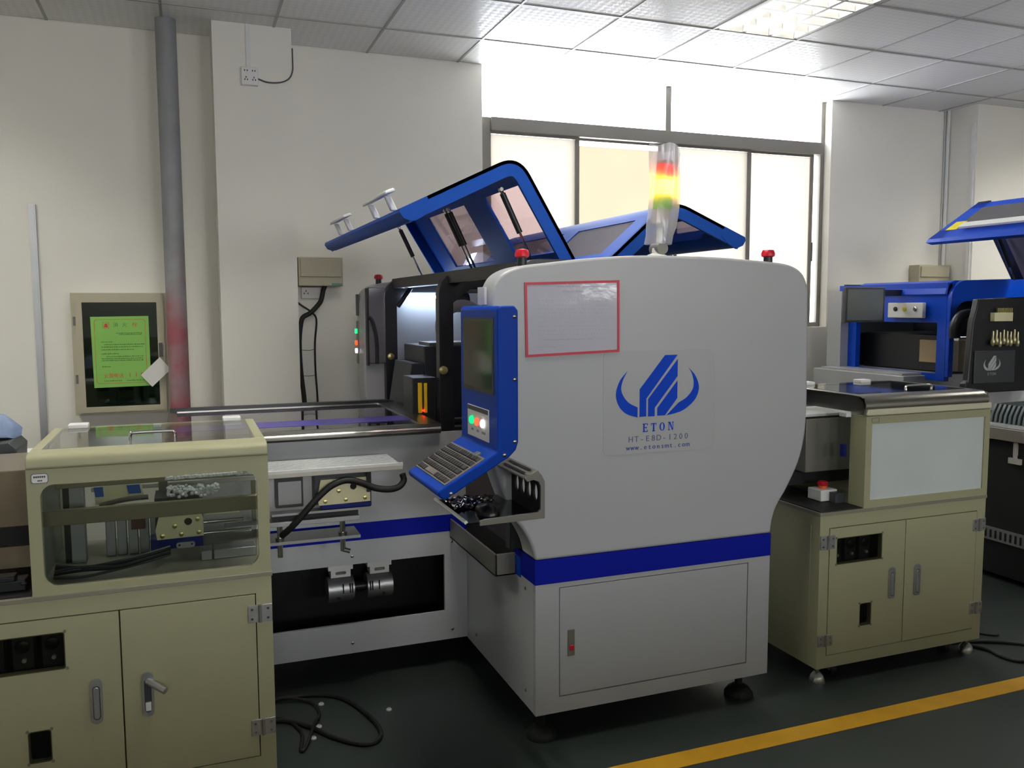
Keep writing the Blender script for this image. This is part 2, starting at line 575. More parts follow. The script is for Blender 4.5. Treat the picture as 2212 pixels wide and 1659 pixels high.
# ------------------------------------------------------------------ things on the wall
PIPE = None
def pipe_mat():
    m = mat('old_pipe_paint', (142, 144, 146), 0.55, var=0.25, scale=7)
    nt = m.node_tree
    b = nt.nodes['Principled BSDF']
    tc = nt.nodes['Texture Coordinate']
    n2 = nt.nodes.new('ShaderNodeTexNoise')
    n2.inputs['Scale'].default_value = 2.6
    n2.inputs['Detail'].default_value = 6
    nt.links.new(tc.outputs['Object'], n2.inputs['Vector'])
    sep = nt.nodes.new('ShaderNodeSeparateXYZ')
    nt.links.new(tc.outputs['Object'], sep.inputs[0])
    # old red paint is left on the lower part of the pipe
    mr = nt.nodes.new('ShaderNodeMapRange')
    mr.inputs[1].default_value, mr.inputs[2].default_value = 2.4, 1.2
    mr.inputs[3].default_value, mr.inputs[4].default_value = -0.22, 0.10
    nt.links.new(sep.outputs[2], mr.inputs[0])
    ad = nt.nodes.new('ShaderNodeMath')
    nt.links.new(n2.outputs['Fac'], ad.inputs[0])
    nt.links.new(mr.outputs[0], ad.inputs[1])
    rp = nt.nodes.new('ShaderNodeMapRange')
    rp.inputs[1].default_value, rp.inputs[2].default_value = 0.48, 0.66
    nt.links.new(ad.outputs[0], rp.inputs[0])
    mx = nt.nodes.new('ShaderNodeMix')
    mx.data_type = 'RGBA'
    src = b.inputs['Base Color'].links[0].from_socket
    nt.links.new(rp.outputs[0], mx.inputs[0])
    nt.links.new(src, mx.inputs[6])
    mx.inputs[7].default_value = (lin(150), lin(84), lin(92), 1)
    nt.links.new(mx.outputs[2], b.inputs['Base Color'])
    return m
one('standpipe', MB().cyl((-0.045, 5.28, 0), (-0.045, 5.28, 3.1), 0.056, n=28), pipe_mat(),
    'thick grey vertical pipe with worn red paint by the fire hydrant box', 'pipe', (-0.045, 5.28, 0))
one('cable_trunking', MB().box(-0.80, -0.765, 5.492, 5.51, 0.5, 2.08).box(-0.792, -0.773, 5.489, 5.492, 0.5, 2.08), ALU,
    'narrow grey vertical cable trunking on the wall left of the hydrant box', 'trunking', (-0.78, 5.5, 0.5))
# fire hydrant box
HB = thing('hydrant_box', 'beige fire hydrant wall box with dark glass door', 'hydrant box', (-0.354, 5.45, 0.886))
hbm = MB().prism([(-0.604, 0.886), (-0.103, 0.886), (-0.103, 1.585), (-0.604, 1.585)], [[(-0.57, 0.915), (-0.137, 0.915), (-0.137, 1.555), (-0.57, 1.555)]], 5.41, 5.51, 'y')
hbm.build('cabinet_body', BEIGE, HB, bevel=0.003)
MB().box(-0.57, -0.137, 5.50, 5.509, 0.915, 1.555).build('back_panel', mat('hydrant_inside', (84, 122, 106), 0.6), HB)
hd = MB().prism([(-0.585, 0.9), (-0.118, 0.9), (-0.118, 1.57), (-0.585, 1.57)], [[(-0.547, 0.932), (-0.155, 0.932), (-0.155, 1.531), (-0.547, 1.531)]], 5.398, 5.412, 'y').build('door_frame', BEIGE, HB, bevel=0.002)
MB().box(-0.548, -0.154, 5.404, 5.408, 0.931, 1.532).build('door_glass', thin_glass('green_tinted_glass', (150, 178, 168), 0.3), hd)
MB().box(-0.15, -0.132, 5.388, 5.398, 1.215, 1.295).build('latch', DGREY, HB, bevel=0.002)
MB().cyl((-0.588, 5.396, 1.40), (-0.588, 5.396, 1.45), 0.006).build('hinge', GREY, HB)
MB().cyl((-0.588, 5.396, 1.07), (-0.588, 5.396, 1.12), 0.006).build('hinge', GREY, HB)
MB().cyl((-0.36, 5.46, 1.09), (-0.36, 5.49, 1.09), 0.14, n=28).build('hose_reel', mat('green_hose', (46, 96, 70), 0.6), HB)
# green notice
PG = thing('hydrant_notice', 'green printed notice on the glass of the hydrant box', 'notice', (-0.353, 5.396, 1.04))
MB().add([(-0.506, 5.3975, 1.449), (-0.2, 5.3975, 1.452), (-0.2, 5.3975, 1.046), (-0.501, 5.3975, 1.042), (-0.506, 5.3965, 1.449), (-0.2, 5.3965, 1.452), (-0.2, 5.3965, 1.046), (-0.501, 5.3965, 1.042)],
         [(0, 1, 2, 3), (7, 6, 5, 4), (0, 4, 5, 1), (1, 5, 6, 2), (2, 6, 7, 3), (3, 7, 4, 0)]).build('sheet', mat('lime_green_paper', (132, 190, 88), 0.6, var=0.05), PG)
INKR = mat('red_ink', (206, 60, 40), 0.6)
INKG = mat('green_ink', (74, 108, 46), 0.6)
INKB = mat('dark_ink', (62, 66, 60), 0.6)
PY = 5.3962
MB().prism(rrect(-0.488, -0.219, 1.066, 1.434, 0.015), [rrect(-0.486, -0.221, 1.068, 1.432, 0.014)], PY-0.0004, PY, 'y').build('border_line', INKR, PG)
lettering('title_lettering', '消火', -0.40, -0.305, 1.392, 0.020, PY, INKG, PG)
lettering('title_lettering', '栓', -0.30, -0.25, 1.392, 0.020, PY, INKR, PG)
MB().prism(rrect(-0.442, -0.41, 1.382, 1.418, 0.002), [rrect(-0.44, -0.412, 1.384, 1.416, 0.002)], PY-0.0004, PY, 'y').add([(-0.437, PY-0.0003, 1.388), (-0.415, PY-0.0003, 1.388), (-0.42, PY-0.0003, 1.410), (-0.432, PY-0.0003, 1.410)], [(0, 1, 2, 3)]).build('emblem', INKR, PG)
lettering('phone_lettering', '火警电话', -0.448, -0.345, 1.100, 0.020, PY, INKR, PG)
for k_, d_ in enumerate('119'):
    lettering('digit', d_, -0.328+0.0333*k_, -0.2947+0.0333*k_, 1.100, 0.025, PY, INKR, PG)
rl = MB()
for z_, xa, xb in ((1.352, -0.375, -0.24), (1.344, -0.36, -0.24), (1.302, -0.455, -0.40), (1.287, -0.44, -0.235), (1.273, -0.455, -0.235), (1.257, -0.455, -0.29), (1.234, -0.455, -0.37), (1.218, -0.43, -0.24), (1.206, -0.455, -0.24), (1.195, -0.455, -0.24), (1.160, -0.455, -0.41), (1.078, -0.448, -0.355), (1.078, -0.33, -0.24)):
    x = xa
    while x < xb:
        ww = random.uniform(0.004, 0.008)
        rl.box(x, x+ww, PY-0.0004, PY, z_, z_+random.uniform(0.004, 0.006))
        x += ww+random.uniform(0.0015, 0.004)
rl.build('small_print', INKG, PG, kind='stuff')
# hanging tag
tg = [(-0.148, 1.212), (-0.09, 1.139), (-0.194, 1.04), (-0.253, 1.11)]
one('paper_tag', MB().prism(tg, [], 5.372, 5.374, 'y'), PAPER, 'white paper tag hanging askew from the hydrant box latch', 'tag', (-0.17, 5.373, 1.04))
# socket on pilaster with conduit and wire
SK = thing('wall_socket', 'white double wall socket high on the pilaster below a conduit', 'socket', (0.391, 5.2, 2.757))
MB().box(0.345, 0.437, 5.172, 5.2, 2.757, 2.857).build('socket_box', WPLAS, SK, bevel=0.004)
sp = MB()
for x, z in ((0.362, 2.832), (0.376, 2.832), (0.405, 2.832), (0.418, 2.832), (0.362, 2.782), (0.376, 2.782), (0.369, 2.795), (0.405, 2.782), (0.42, 2.782), (0.412, 2.795)):
    sp.box(x, x+0.005, 5.1712, 5.172, z, z+0.009)
sp.build('pin_slots', MATTE, SK)
MB().box(0.376, 0.401, 5.188, 5.2, 2.857, 3.098).build('conduit', WPLAS, SK)
one('loose_wire', MB().tube([(0.437, 5.194, 2.80), (0.49, 5.192, 2.785), (0.56, 5.192, 2.79), (0.61, 5.192, 2.815), (0.632, 5.192, 2.86), (0.634, 5.194, 2.92), (0.634, 5.20, 2.99)], 0.004, 6), DGREY,
    'thin dark wire curving from the pilaster socket to its edge', 'wire', (0.53, 5.192, 2.8))
# breaker boxes
def breaker(x0, x1, z0, z1, y, label):
    t = thing('breaker_box', label, 'breaker box', ((x0+x1)/2, 5.5, z0), 'beige breaker boxes on the back wall')
    MB().box(x0, x1, y, 5.51, z0, z1).build('box_body', BEIGE, t, bevel=0.004)
    MB().box(x0+0.012, x1-0.012, y-0.012, y, z0+0.055, z1-0.012).build('cover_flap', BEIGE, t, bevel=0.003)
    MB().box(x1-0.07, x1-0.006, y-0.002, y, z0+0.004, z0+0.016).build('green_strip', mat('green_strip', (96, 150, 128), 0.5), t)
    return t
breaker(0.655, 0.926, 1.63, 1.805, 5.36, 'beige breaker box with green strip on the wall right of the socket pilaster')
breaker(5.655, 5.985, 1.672, 1.826, 5.40, 'beige breaker box in the wall corner above the second machine')
S2 = thing('wall_socket', 'white wall socket with slots under the left breaker box', 'socket', (0.746, 5.5, 1.553))
MB().box(0.686, 0.806, 5.488, 5.51, 1.553, 1.625).build('socket_box', WPLAS, S2, bevel=0.003)
sp = MB()
for x, z in ((0.70, 1.58), (0.712, 1.595), (0.724, 1.58)):
    sp.box(x, x+0.005, 5.4872, 5.488, z, z+0.010)
sp.build('pin_slots', MATTE, S2)
one('cable_bundle', MB().tube([(0.827, 5.45, 1.632), (0.815, 5.45, 1.60), (0.805, 5.45, 1.555), (0.79, 5.45, 1.523), (0.737, 5.45, 1.466), (0.688, 5.45, 1.437), (0.673, 5.45, 1.394), (0.661, 5.45, 1.279), (0.665, 5.45, 1.105), (0.683, 5.45, 0.899), (0.69, 5.45, 0.6), (0.70, 5.45, 0.02)], 0.015, 10), RUBBER,
    'thick black cable bundle hanging from the left breaker box', 'cable', (0.7, 5.45, 0.0))
one('thin_cable', MB().tube([(0.645, 5.465, 1.54), (0.682, 5.46, 1.509), (0.732, 5.458, 1.474), (0.77, 5.46, 1.422), (0.758, 5.46, 1.277), (0.757, 5.46, 1.102), (0.766, 5.46, 0.896), (0.77, 5.46, 0.5), (0.77, 5.46, 0.01)], 0.006, 8), RUBBER,
    'thin black cable running down the wall beside the thick bundle', 'cable', (0.765, 5.46, 0.0))
tie = MB()
for z in (1.232, 1.07):
    tie.tube([(0.676, 5.458, z), (0.72, 5.47, z-0.004), (0.752, 5.458, z+0.002)], 0.0022, 5, 3)
one('tape_ties', tie, GREY, 'thin grey ties between the thick and the thin wall cable', 'tie', (0.71, 5.46, 1.07))
one('corner_conduit', MB().cyl((5.985, 5.47, 1.80), (5.985, 5.47, 3.1), 0.014, n=12).cyl((5.985, 5.50, 1.80), (5.985, 5.50, 3.1), 0.008, n=10), WPLAS,
    'white conduit pipes in the wall corner above the right breaker box', 'conduit', (5.985, 5.47, 1.8))
one('corner_conduit', MB().box(5.984, 6.0, 5.215, 5.24, 0.9, 2.95), WPLAS, 'white conduit strip down the edge of the right pilaster', 'conduit', (5.99, 5.23, 0.9))

# ------------------------------------------------------------------ main machine
MM = thing('placement_machine', 'large white pick-and-place machine with blue band and raised blue hoods', 'machine', (1.54, 3.7, 0))
X0, X1, YF, YR = 1.063, 2.013, 2.57, 4.86
base_ = MB().box(X0, X1, 2.592, YR, 0.11, 0.567).build('base_body', WHITE2, MM, bevel=0.002)
MB().prism([(X0, 0.11), (X1, 0.11), (X1, 0.567), (X0, 0.567)], [[(1.15, 0.164), (1.918, 0.164), (1.918, 0.550), (1.15, 0.550)]], YF, 2.592, 'y').build('front_panel', WHITE, MM)
dr = MB().box(1.153, 1.915, 2.5705, 2.59, 0.167, 0.547).build('access_door', WHITE, MM, bevel=0.002)
MB().box(1.182, 1.207, 2.566, 2.571, 0.305, 0.397).build('latch', GREY, dr, bevel=0.001)
MB().box(1.187, 1.203, 2.562, 2.567, 0.325, 0.344).build('latch_button', RED, dr, bevel=0.002)
# blue band around the base, higher side wings behind the cap
MB().box(X0-0.0015, X1+0.0015, YF-0.0015, YR+0.001, 0.567, 0.651).build('blue_band', STRIPE, MM)
MB().box(X0-0.004, X0, 2.70, 2.75, 0.556, 0.628).build('band_corner', BLUE, MM, bevel=0.003)
right = smooth2([(2.015, 0.651), (2.024, 0.706), (2.044, 0.757), (2.084, 0.815), (2.134, 0.908), (2.159, 0.995), (2.167, 1.08), (2.168, 1.17)], 4)
top = [(2.160, 1.545), (2.150, 1.585), (2.128, 1.618), (2.090, 1.640), (2.035, 1.652), (1.9, 1.662), (1.76, 1.669), (1.553, 1.671), (1.40, 1.668), (1.25, 1.657), (1.10, 1.640), (1.035, 1.632), (0.985, 1.620), (0.945, 1.598), (0.922, 1.563), (0.914, 1.515)]
left = smooth2([(0.910, 1.17), (0.911, 1.08), (0.919, 0.995), (0.944, 0.908), (0.985, 0.81), (1.019, 0.762), (1.049, 0.704), (1.063, 0.651)], 4)
capprof = right+smooth2(top, 3)+left
MB().prism(capprof, [], YF, 2.69, 'y').build('front_end_cap', WHITE, MM, bevel=0.010, seg=3)
MB().prism(capprof, [], 4.66, YR, 'y').build('rear_end_cap', WHITE, MM, bevel=0.010, seg=3)
MB().box(0.905, 0.9135, 2.615, 2.684, 1.505, 1.562).build('side_switch_plate', WPLAS, MM, bevel=0.001)
# buttons on rear cap
bp = MB().box(0.906, 0.913, 4.80, 4.85, 1.18, 1.42).build('rear_button_strip', GREY, MM)
for z, mt in ((1.363, emit('green_lamp', (30, 220, 110), 1.6)), (1.297, emit('red_lamp', (240, 70, 30), 1.6)), (1.252, emit('white_lamp', (240, 240, 255), 1.6))):
    MB().cyl((0.906, 4.833, z), (0.896, 4.833, z), 0.014).build('lit_button', mt, bp)
MB().box(0.906, 0.913, 4.80, 4.85, 1.45, 1.57).build('rear_grille', DGREY, MM)
MB().box(0.93, 1.03, 4.62, 4.662, 1.19, 1.605).build('rear_side_cover', mat('shiny_grey_cover', (150, 150, 156), 0.18, metal=0.5), MM, bevel=0.006)
MB().box(0.922, 0.932, 4.615, 4.662, 1.18, 1.60).build('cover_seal', BLACK, MM)
MB().tube([(0.925, 4.60, 1.44), (0.945, 4.60, 1.43), (0.965, 4.60, 1.36), (0.972, 4.60, 1.28), (0.97, 4.60, 1.19)], 0.010, 8).build('rear_cable', RUBBER, MM)
# emergency stops
def estop(x, y, z):
    p = MB().cyl((x, y, z-0.03), (x, y, z+0.026), 0.017, 0.016).build('emergency_stop', BLACK, MM, label='black stem with red mushroom cap')
    MB().lathe([(0.016, 0.02), (0.024, 0.024), (0.025, 0.034), (0.02, 0.046), (0.006, 0.049)], (x, y, z)).build('red_cap', RED, p)
estop(1.052, 2.655, 1.64)
estop(2.02, 2.63, 1.656)
estop(1.02, 4.76, 1.632)
# dark core between the caps
MB().box(1.075, 2.0, 2.69, 4.66, 0.651, 0.93).build('machine_bed', BLACK, MM)
MB().box(1.36, 1.49, 2.69, 4.66, 1.61, 1.672).build('hinge_beam', HOODBLUE, MM, bevel=0.004)
def rib(y0, y1):
    def arch(x0, x1, zt, r, chamf):
        pts = [(x0, 0.66)]
        if chamf:
            pts += [(x0, zt-r), (x0+r*1.3, zt), (x1-r*1.3, zt), (x1, zt-r)]
        else:
            for i in range(7):
                a = math.pi-math.pi/2*i/6
                pts.append((x0+r+r*math.cos(a), zt-r+r*math.sin(a)))
            for i in range(7):
                a = math.pi/2-math.pi/2*i/6
                pts.append((x1-r+r*math.cos(a), zt-r+r*math.sin(a)))
        return pts+[(x1, 0.66)]
    o_ = arch(1.02, 2.058, 1.66, 0.11, False)
    i_ = arch(1.085, 1.993, 1.575, 0.06, True)
    return MB().prism(o_+list(reversed(i_)), [], y0, y1, 'y').build('arch_rib', BLACK, MM, bevel=0.003)
rib(4.60, 4.655)
rib(3.545, 3.60)
rib(2.695, 2.74)
MB().box(1.06, 1.12, 2.74, 4.6, 1.60, 1.65).build('side_rail', BLACK, MM)
gold = mat('brass', (206, 196, 130), 0.3, metal=0.8)
MB().lathe([(0.018, 0), (0.018, 0.012), (0.008, 0.016)], (1.045, 4.60, 1.228), (0, -1, 0)).build('latch_knob', gold, MM)
MB().lathe([(0.018, 0), (0.018, 0.012), (0.008, 0.016)], (1.035, 3.545, 1.225), (0, -1, 0)).build('latch_knob', gold, MM)
# inside: light bar, gantry, feeder block with yellow bars
MB().box(1.12, 1.42, 4.585, 4.60, 1.545, 1.56).build('inner_light_bar', emit('inner_led', (205, 225, 255), 26.0), MM)
MB().box(1.06, 1.95, 3.95, 4.35, 0.93, 1.31).build('gantry_block', GASGREY, MM, bevel=0.006)
MB().prism([(0.95, 0.93), (1.06, 0.93), (1.06, 1.23), (1.0, 1.23)], [], 3.95, 4.3, 'y').build('gantry_cover', GASGREY, MM, bevel=0.004)
MB().box(1.10, 1.95, 4.0, 4.2, 1.31, 1.325).build('linear_rail', STEEL, MM)
MB().tube([(1.20, 4.1, 1.33), (1.19, 4.1, 1.42), (1.24, 4.1, 1.49), (1.33, 4.1, 1.5), (1.4, 4.1, 1.44), (1.4, 4.1, 1.33)], 0.03, 10).build('cable_chain', mat('grey_cable_chain', (150, 154, 158), 0.5), MM)
MB().cyl((1.25, 4.2, 1.52), (1.36, 4.2, 1.52), 0.05).build('head_motor', BLACK, MM)
MB().cyl((1.148, 4.54, 1.60), (1.075, 4.54, 1.50), 0.013, n=10).build('inner_strut', BLACK, MM)
fb = MB().box(0.915, 1.022, 3.612, 3.78, 0.95, 1.19).build('sensor_block', BLACK, MM, bevel=0.004)
YL = mat('yellow_plastic', (236, 196, 20), 0.4)
MB().box(0.938, 0.956, 3.602, 3.612, 1.035, 1.168).build('yellow_bar', YL, fb, bevel=0.002)
MB().box(0.965, 0.979, 3.602, 3.612, 1.035, 1.166).build('yellow_bar', YL, fb, bevel=0.002)
MB().cyl((0.961, 3.606, 1.046), (0.961, 3.598, 1.046), 0.005, n=10).build('red_lamp', emit('red_led', (255, 40, 20), 3.0), fb)
MB().cyl((1.22, 4.22, 1.365), (1.22, 4.21, 1.365), 0.008, n=10).build('red_lamp', emit('red_led', (255, 40, 20), 3.0), MM)
gs = MB()
for k in range(5):
    gs.cyl((1.03, 3.62, 1.0-0.035*k), (1.6, 3.62, 1.0-0.035*k), 0.006, n=8)
gs.build('guide_rods', STEEL, MM)
# feet
def foot(x, y, mt, parent, ztop=0.11, r=0.055):
    f = MB().lathe([(r, 0), (r, 0.012), (r*0.75, 0.03), (r*0.35, 0.045)], (x, y, 0.0)).build('levelling_foot', mt, parent)
    MB().cyl((x, y, 0.03), (x, y, ztop), r*0.26, n=12).build('foot_stem', mt, f)
for x, y in ((1.113, 2.64), (1.947, 2.655), (1.113, 4.78), (1.947, 4.78), (0.0, 3.40), (0.0, 4.03)):
    foot(x, y, RUBBER, MM)

# table wing to the left
T0, T1, TY0, TY1 = -0.08, 1.063, 3.32, 4.11
MB().prism([(T0, 0.115), (T1, 0.115), (T1, 0.575), (T0, 0.575)], [[(0.02, 0.237), (0.966, 0.237), (0.966, 0.479), (0.02, 0.479)]], TY0, 3.334, 'y').build('wing_lower_panel', WHITE2, MM)
MB().box(T0, T1, TY0-0.001, 3.334, 0.575, 0.645).build('wing_blue_band', STRIPE, MM)
MB().box(T0, T1, TY0, 3.334, 0.645, 0.99).build('wing_upper_panel', WHITE2, MM)
MB().box(T0, T0+0.014, 3.334, TY1, 0.115, 0.99).build('wing_end_panel', WHITE2, MM)
MB().box(T0, T1, TY1-0.014, TY1, 0.115, 0.99).build('wing_back_panel', WHITE2, MM)
MB().box(T0+0.014, T1, 3.334, TY1-0.014, 0.115, 0.13).build('wing_floor', MATTE, MM)
MB().box(T0+0.014, T1, 3.334, TY1-0.014, 0.52, 0.535).build('wing_shelf', MATTE, MM)
MB().box(T0+0.014, T1, 3.66, 3.675, 0.13, 0.52).build('wing_liner', MATTE, MM)
for cx_, flip in ((0.555, 1), (0.715, -1)):
    mot = MB().cyl((cx_-0.053, 3.45, 0.345), (cx_+0.053, 3.45, 0.345), 0.052, n=24).build('motor', ALU, MM, label='metal motor with slots')
    mb_ = MB()
    for dx in (0.006, 0.034, 0.043):
        mb_.box(cx_+flip*dx-0.0025, cx_+flip*dx+0.0025, 3.397, 3.405, 0.338, 0.375)
    mb_.cyl((cx_-0.012*flip, 3.402, 0.318), (cx_-0.012*flip, 3.398, 0.318), 0.006, n=10)
    mb_.build('motor_slots', MATTE, mot)
    MB().prism([(cx_-0.05, 0.43), (cx_-0.05, 0.462), (cx_-0.02, 0.462), (cx_-0.016, 0.456), (cx_+0.016, 0.456), (cx_+0.02, 0.462), (cx_+0.05, 0.462), (cx_+0.05, 0.43), (cx_+0.04, 0.43), (cx_+0.04, 0.40), (cx_-0.04, 0.40), (cx_-0.04, 0.43)], [rrect(cx_-0.022, cx_+0.022, 0.411, 0.424, 0.006)], 3.42, 3.48, 'y').build('motor_mount', WPLAS, mot)
MB().cyl((0.60, 3.45, 0.345), (0.67, 3.45, 0.345), 0.02, n=12).build('motor_shaft', BLACK, MM)
# steel frame and glass of the table
fr = MB().prism([(T0-0.005, 3.288), (0.948, 3.288), (0.948, 4.152), (T0-0.005, 4.152)], [[(T0+0.03, 3.315), (0.868, 3.315), (0.868, 4.118), (T0+0.03, 4.118)]], 1.018, 1.031, 'z')
fr.build('table_frame', STEEL, MM, bevel=0.002)
MB().prism([(3.288, 0.99), (3.32, 0.985), (3.32, 1.018), (3.288, 1.018), (3.281, 1.010), (3.281, 0.998)], [], T0-0.005, 0.948, 'x').build('table_rim', STEEL, MM, bevel=0.002)
MB().box(T0+0.012, T0+0.03, 4.10, 4.16, 1.03, 1.036).box(0.90, 0.948, 4.13, 4.16, 1.03, 1.037).box(T0, 0.92, 4.106, 4.15, 1.031, 1.044).build('table_back_rail', BLACK, MM)
MB().box(T0+0.03, 0.868, 3.315, 4.118, 1.021, 1.026).build('table_glass', thin_glass('purple_tinted_acrylic', (190, 180, 205), 1.0, 0.02), MM)
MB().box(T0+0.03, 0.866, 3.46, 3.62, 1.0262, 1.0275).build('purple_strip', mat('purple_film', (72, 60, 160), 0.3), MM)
MB().box(T0+0.02, 0.99, 3.86, 3.90, 0.955, 0.985).build('conveyor_rail', DGREY, MM)
MB().box(T0+0.014, T1, 3.334, TY1-0.014, 0.92, 0.93).build('table_bed', mat('table_bed_grey', (120, 118, 128), 0.5), MM)
# chute bin on the left flank
ch = MB()
ch.box(0.985, 0.993, 2.75, 3.30, 0.552, 0.632).box(0.985, 1.061, 2.75, 2.758, 0.552, 0.632).box(0.985, 1.061, 2.75, 3.30, 0.552, 0.560)
ch.build('chute_bin', GREY, MM, bevel=0.002)
MB().prism([(2.76, 0.652), (3.30, 0.652), (3.30, 0.98), (2.95, 0.98), (2.80, 0.80)], [], 1.055, 1.075, 'x').build('flank_cover', mat('dark_brown_cover', (52, 42, 40), 0.5), MM)
MB().box(1.056, 1.0612, 2.76, 3.30, 0.562, 0.66).build('bin_liner', MATTE, MM)
# screws
scm = MB().lathe([(0.006, 0.0), (0.006, 0.0015), (0.003, 0.003)], (0, 0, 0), (0, -1, 0), 10).mesh('screw', STEEL, (0, 0, 0))
for x, z in ((0.58, 0.157), (0.998, 0.157), (0.998, 0.53), (0.585, 0.512)):
    link('screw', scm, MM, (x, TY0, z))
scx = MB().lathe([(0.006, 0.0), (0.006, 0.0015), (0.003, 0.003)], (0, 0, 0), (-1, 0, 0), 10).mesh('screw', STEEL, (0, 0, 0))
for y, z in ((2.66, 0.53), (2.66, 0.165), (3.2, 0.165)):
    link('screw', scx, MM, (X0, y, z))

# mouse tray and bracket in front of the cap
tr = MB().box(0.745, 0.985, 2.33, 2.66, 0.862, 0.868).build('mouse_tray', GLOSSB, MM)
MB().cyl((0.745, 2.33, 0.870), (0.745, 2.66, 0.870), 0.0055, n=8).build('tray_edge_highlight', WPLAS, tr)  # white bar painted in as the bright highlight along the tray
hs = [circ(2.365+0.052*k, 0.935, 0.018, 14) for k in range(4)]
hs = [[(a, 0.935+(b-0.935)*1.5) for a, b in h] for h in hs]
MB().prism([(2.33, 0.868), (2.566, 0.868), (2.566, 0.985), (2.33, 0.985)], hs, 0.978, 0.985, 'x').build('bracket_wall', MATTE, MM)
MB().prism([(0.988, 0.975), (0.975, 1.006), (0.968, 1.010), (0.925, 0.990), (0.925, 0.986), (0.966, 1.003), (0.972, 1.0), (0.98, 0.975)], [], 2.33, 2.566, 'y').build('bracket_top', GREY, MM)
sl = MB()
for q in (0.3, 0.72):
    x = 0.925+0.043*q
    z = 0.990+0.020*q
    sl.add([(x-0.004, 2.35, z+0.0006), (x+0.004, 2.35, z+0.0045), (x+0.004, 2.53, z+0.0045), (x-0.004, 2.53, z+0.0006)], [(0, 1, 2, 3)])
sl.build('bracket_slots', MATTE, MM)
ro = [(0.785, 0.858), (0.992, 0.862), (0.992, 0.975), (0.982, 0.995), (0.968, 1.010), (0.925, 0.990), (0.935, 0.978), (0.955, 0.982), (0.972, 0.975), (0.978, 0.962), (0.978, 0.89), (0.97, 0.882), (0.80, 0.876), (0.785, 0.872)]
MB().prism(ro, [], 2.322, 2.332, 'y').build('bracket_rim', GREY, MM, bevel=0.001)

# logo on the cap
YD = YF-0.0008
lp = MB().prism(rrect(1.312, 1.755, 0.99, 1.347, 0.025), [], YD, YF+0.001, 'y').build('logo_plate', mat('logo_plate_film', (175, 177, 179), 0.22, var=0.01), MM)
MB().prism(rrect(1.312, 1.755, 0.99, 1.347, 0.025), [rrect(1.3135, 1.7535, 0.9915, 1.3455, 0.0245)], YD-0.0003, YD, 'y').build('plate_outline', mat('plate_outline_grey', (170, 172, 174), 0.4), lp)
LOGO = mat('logo_blue', (4, 66, 196), 0.5, spec=0.15)
def logo_shapes(sx, sz, cx_, cz_):
    T = lambda p: (cx_+(p[0]-1.525)*sx, cz_+(p[1]-1.22)*sz)
    shapes = [[(1.551, 1.329), (1.601, 1.329), (1.4785, 1.180), (1.4785, 1.118), (1.452, 1.117), (1.452, 1.213)],
              [(1.602, 1.314), (1.602, 1.254), (1.512, 1.147), (1.512, 1.117), (1.4855, 1.117), (1.4855, 1.178)],
              [(1.602, 1.239), (1.602, 1.177), (1.553, 1.118), (1.522, 1.118), (1.522, 1.145)]]
    # left swoosh
    o1 = smooth2([(1.404, 1.277), (1.375, 1.245), (1.360, 1.200), (1.372, 1.158), (1.402, 1.130), (1.4445, 1.116)], 5)
    i1 = smooth2([(1.4445, 1.151), (1.410, 1.168), (1.387, 1.195), (1.380, 1.220), (1.388, 1.250), (1.404, 1.277)], 5)
    shapes.append(o1+i1[:-1])
    o2 = smooth2([(1.646, 1.283), (1.675, 1.253), (1.690, 1.212), (1.675, 1.170), (1.630, 1.135), (1.590, 1.123), (1.559, 1.118)], 5)
    i2 = smooth2([(1.608, 1.161), (1.640, 1.178), (1.664, 1.205), (1.668, 1.232), (1.660, 1.262), (1.646, 1.283)], 5)
    shapes.append(o2+i2[:-1])
    return [[T(p) for p in s_] for s_ in shapes]
em = MB()
for s_ in logo_shapes(1, 1, 1.525, 1.22):
    em.prism(s_, [], YD-0.0008, YD, 'y')
em.build('emblem', LOGO, lp)
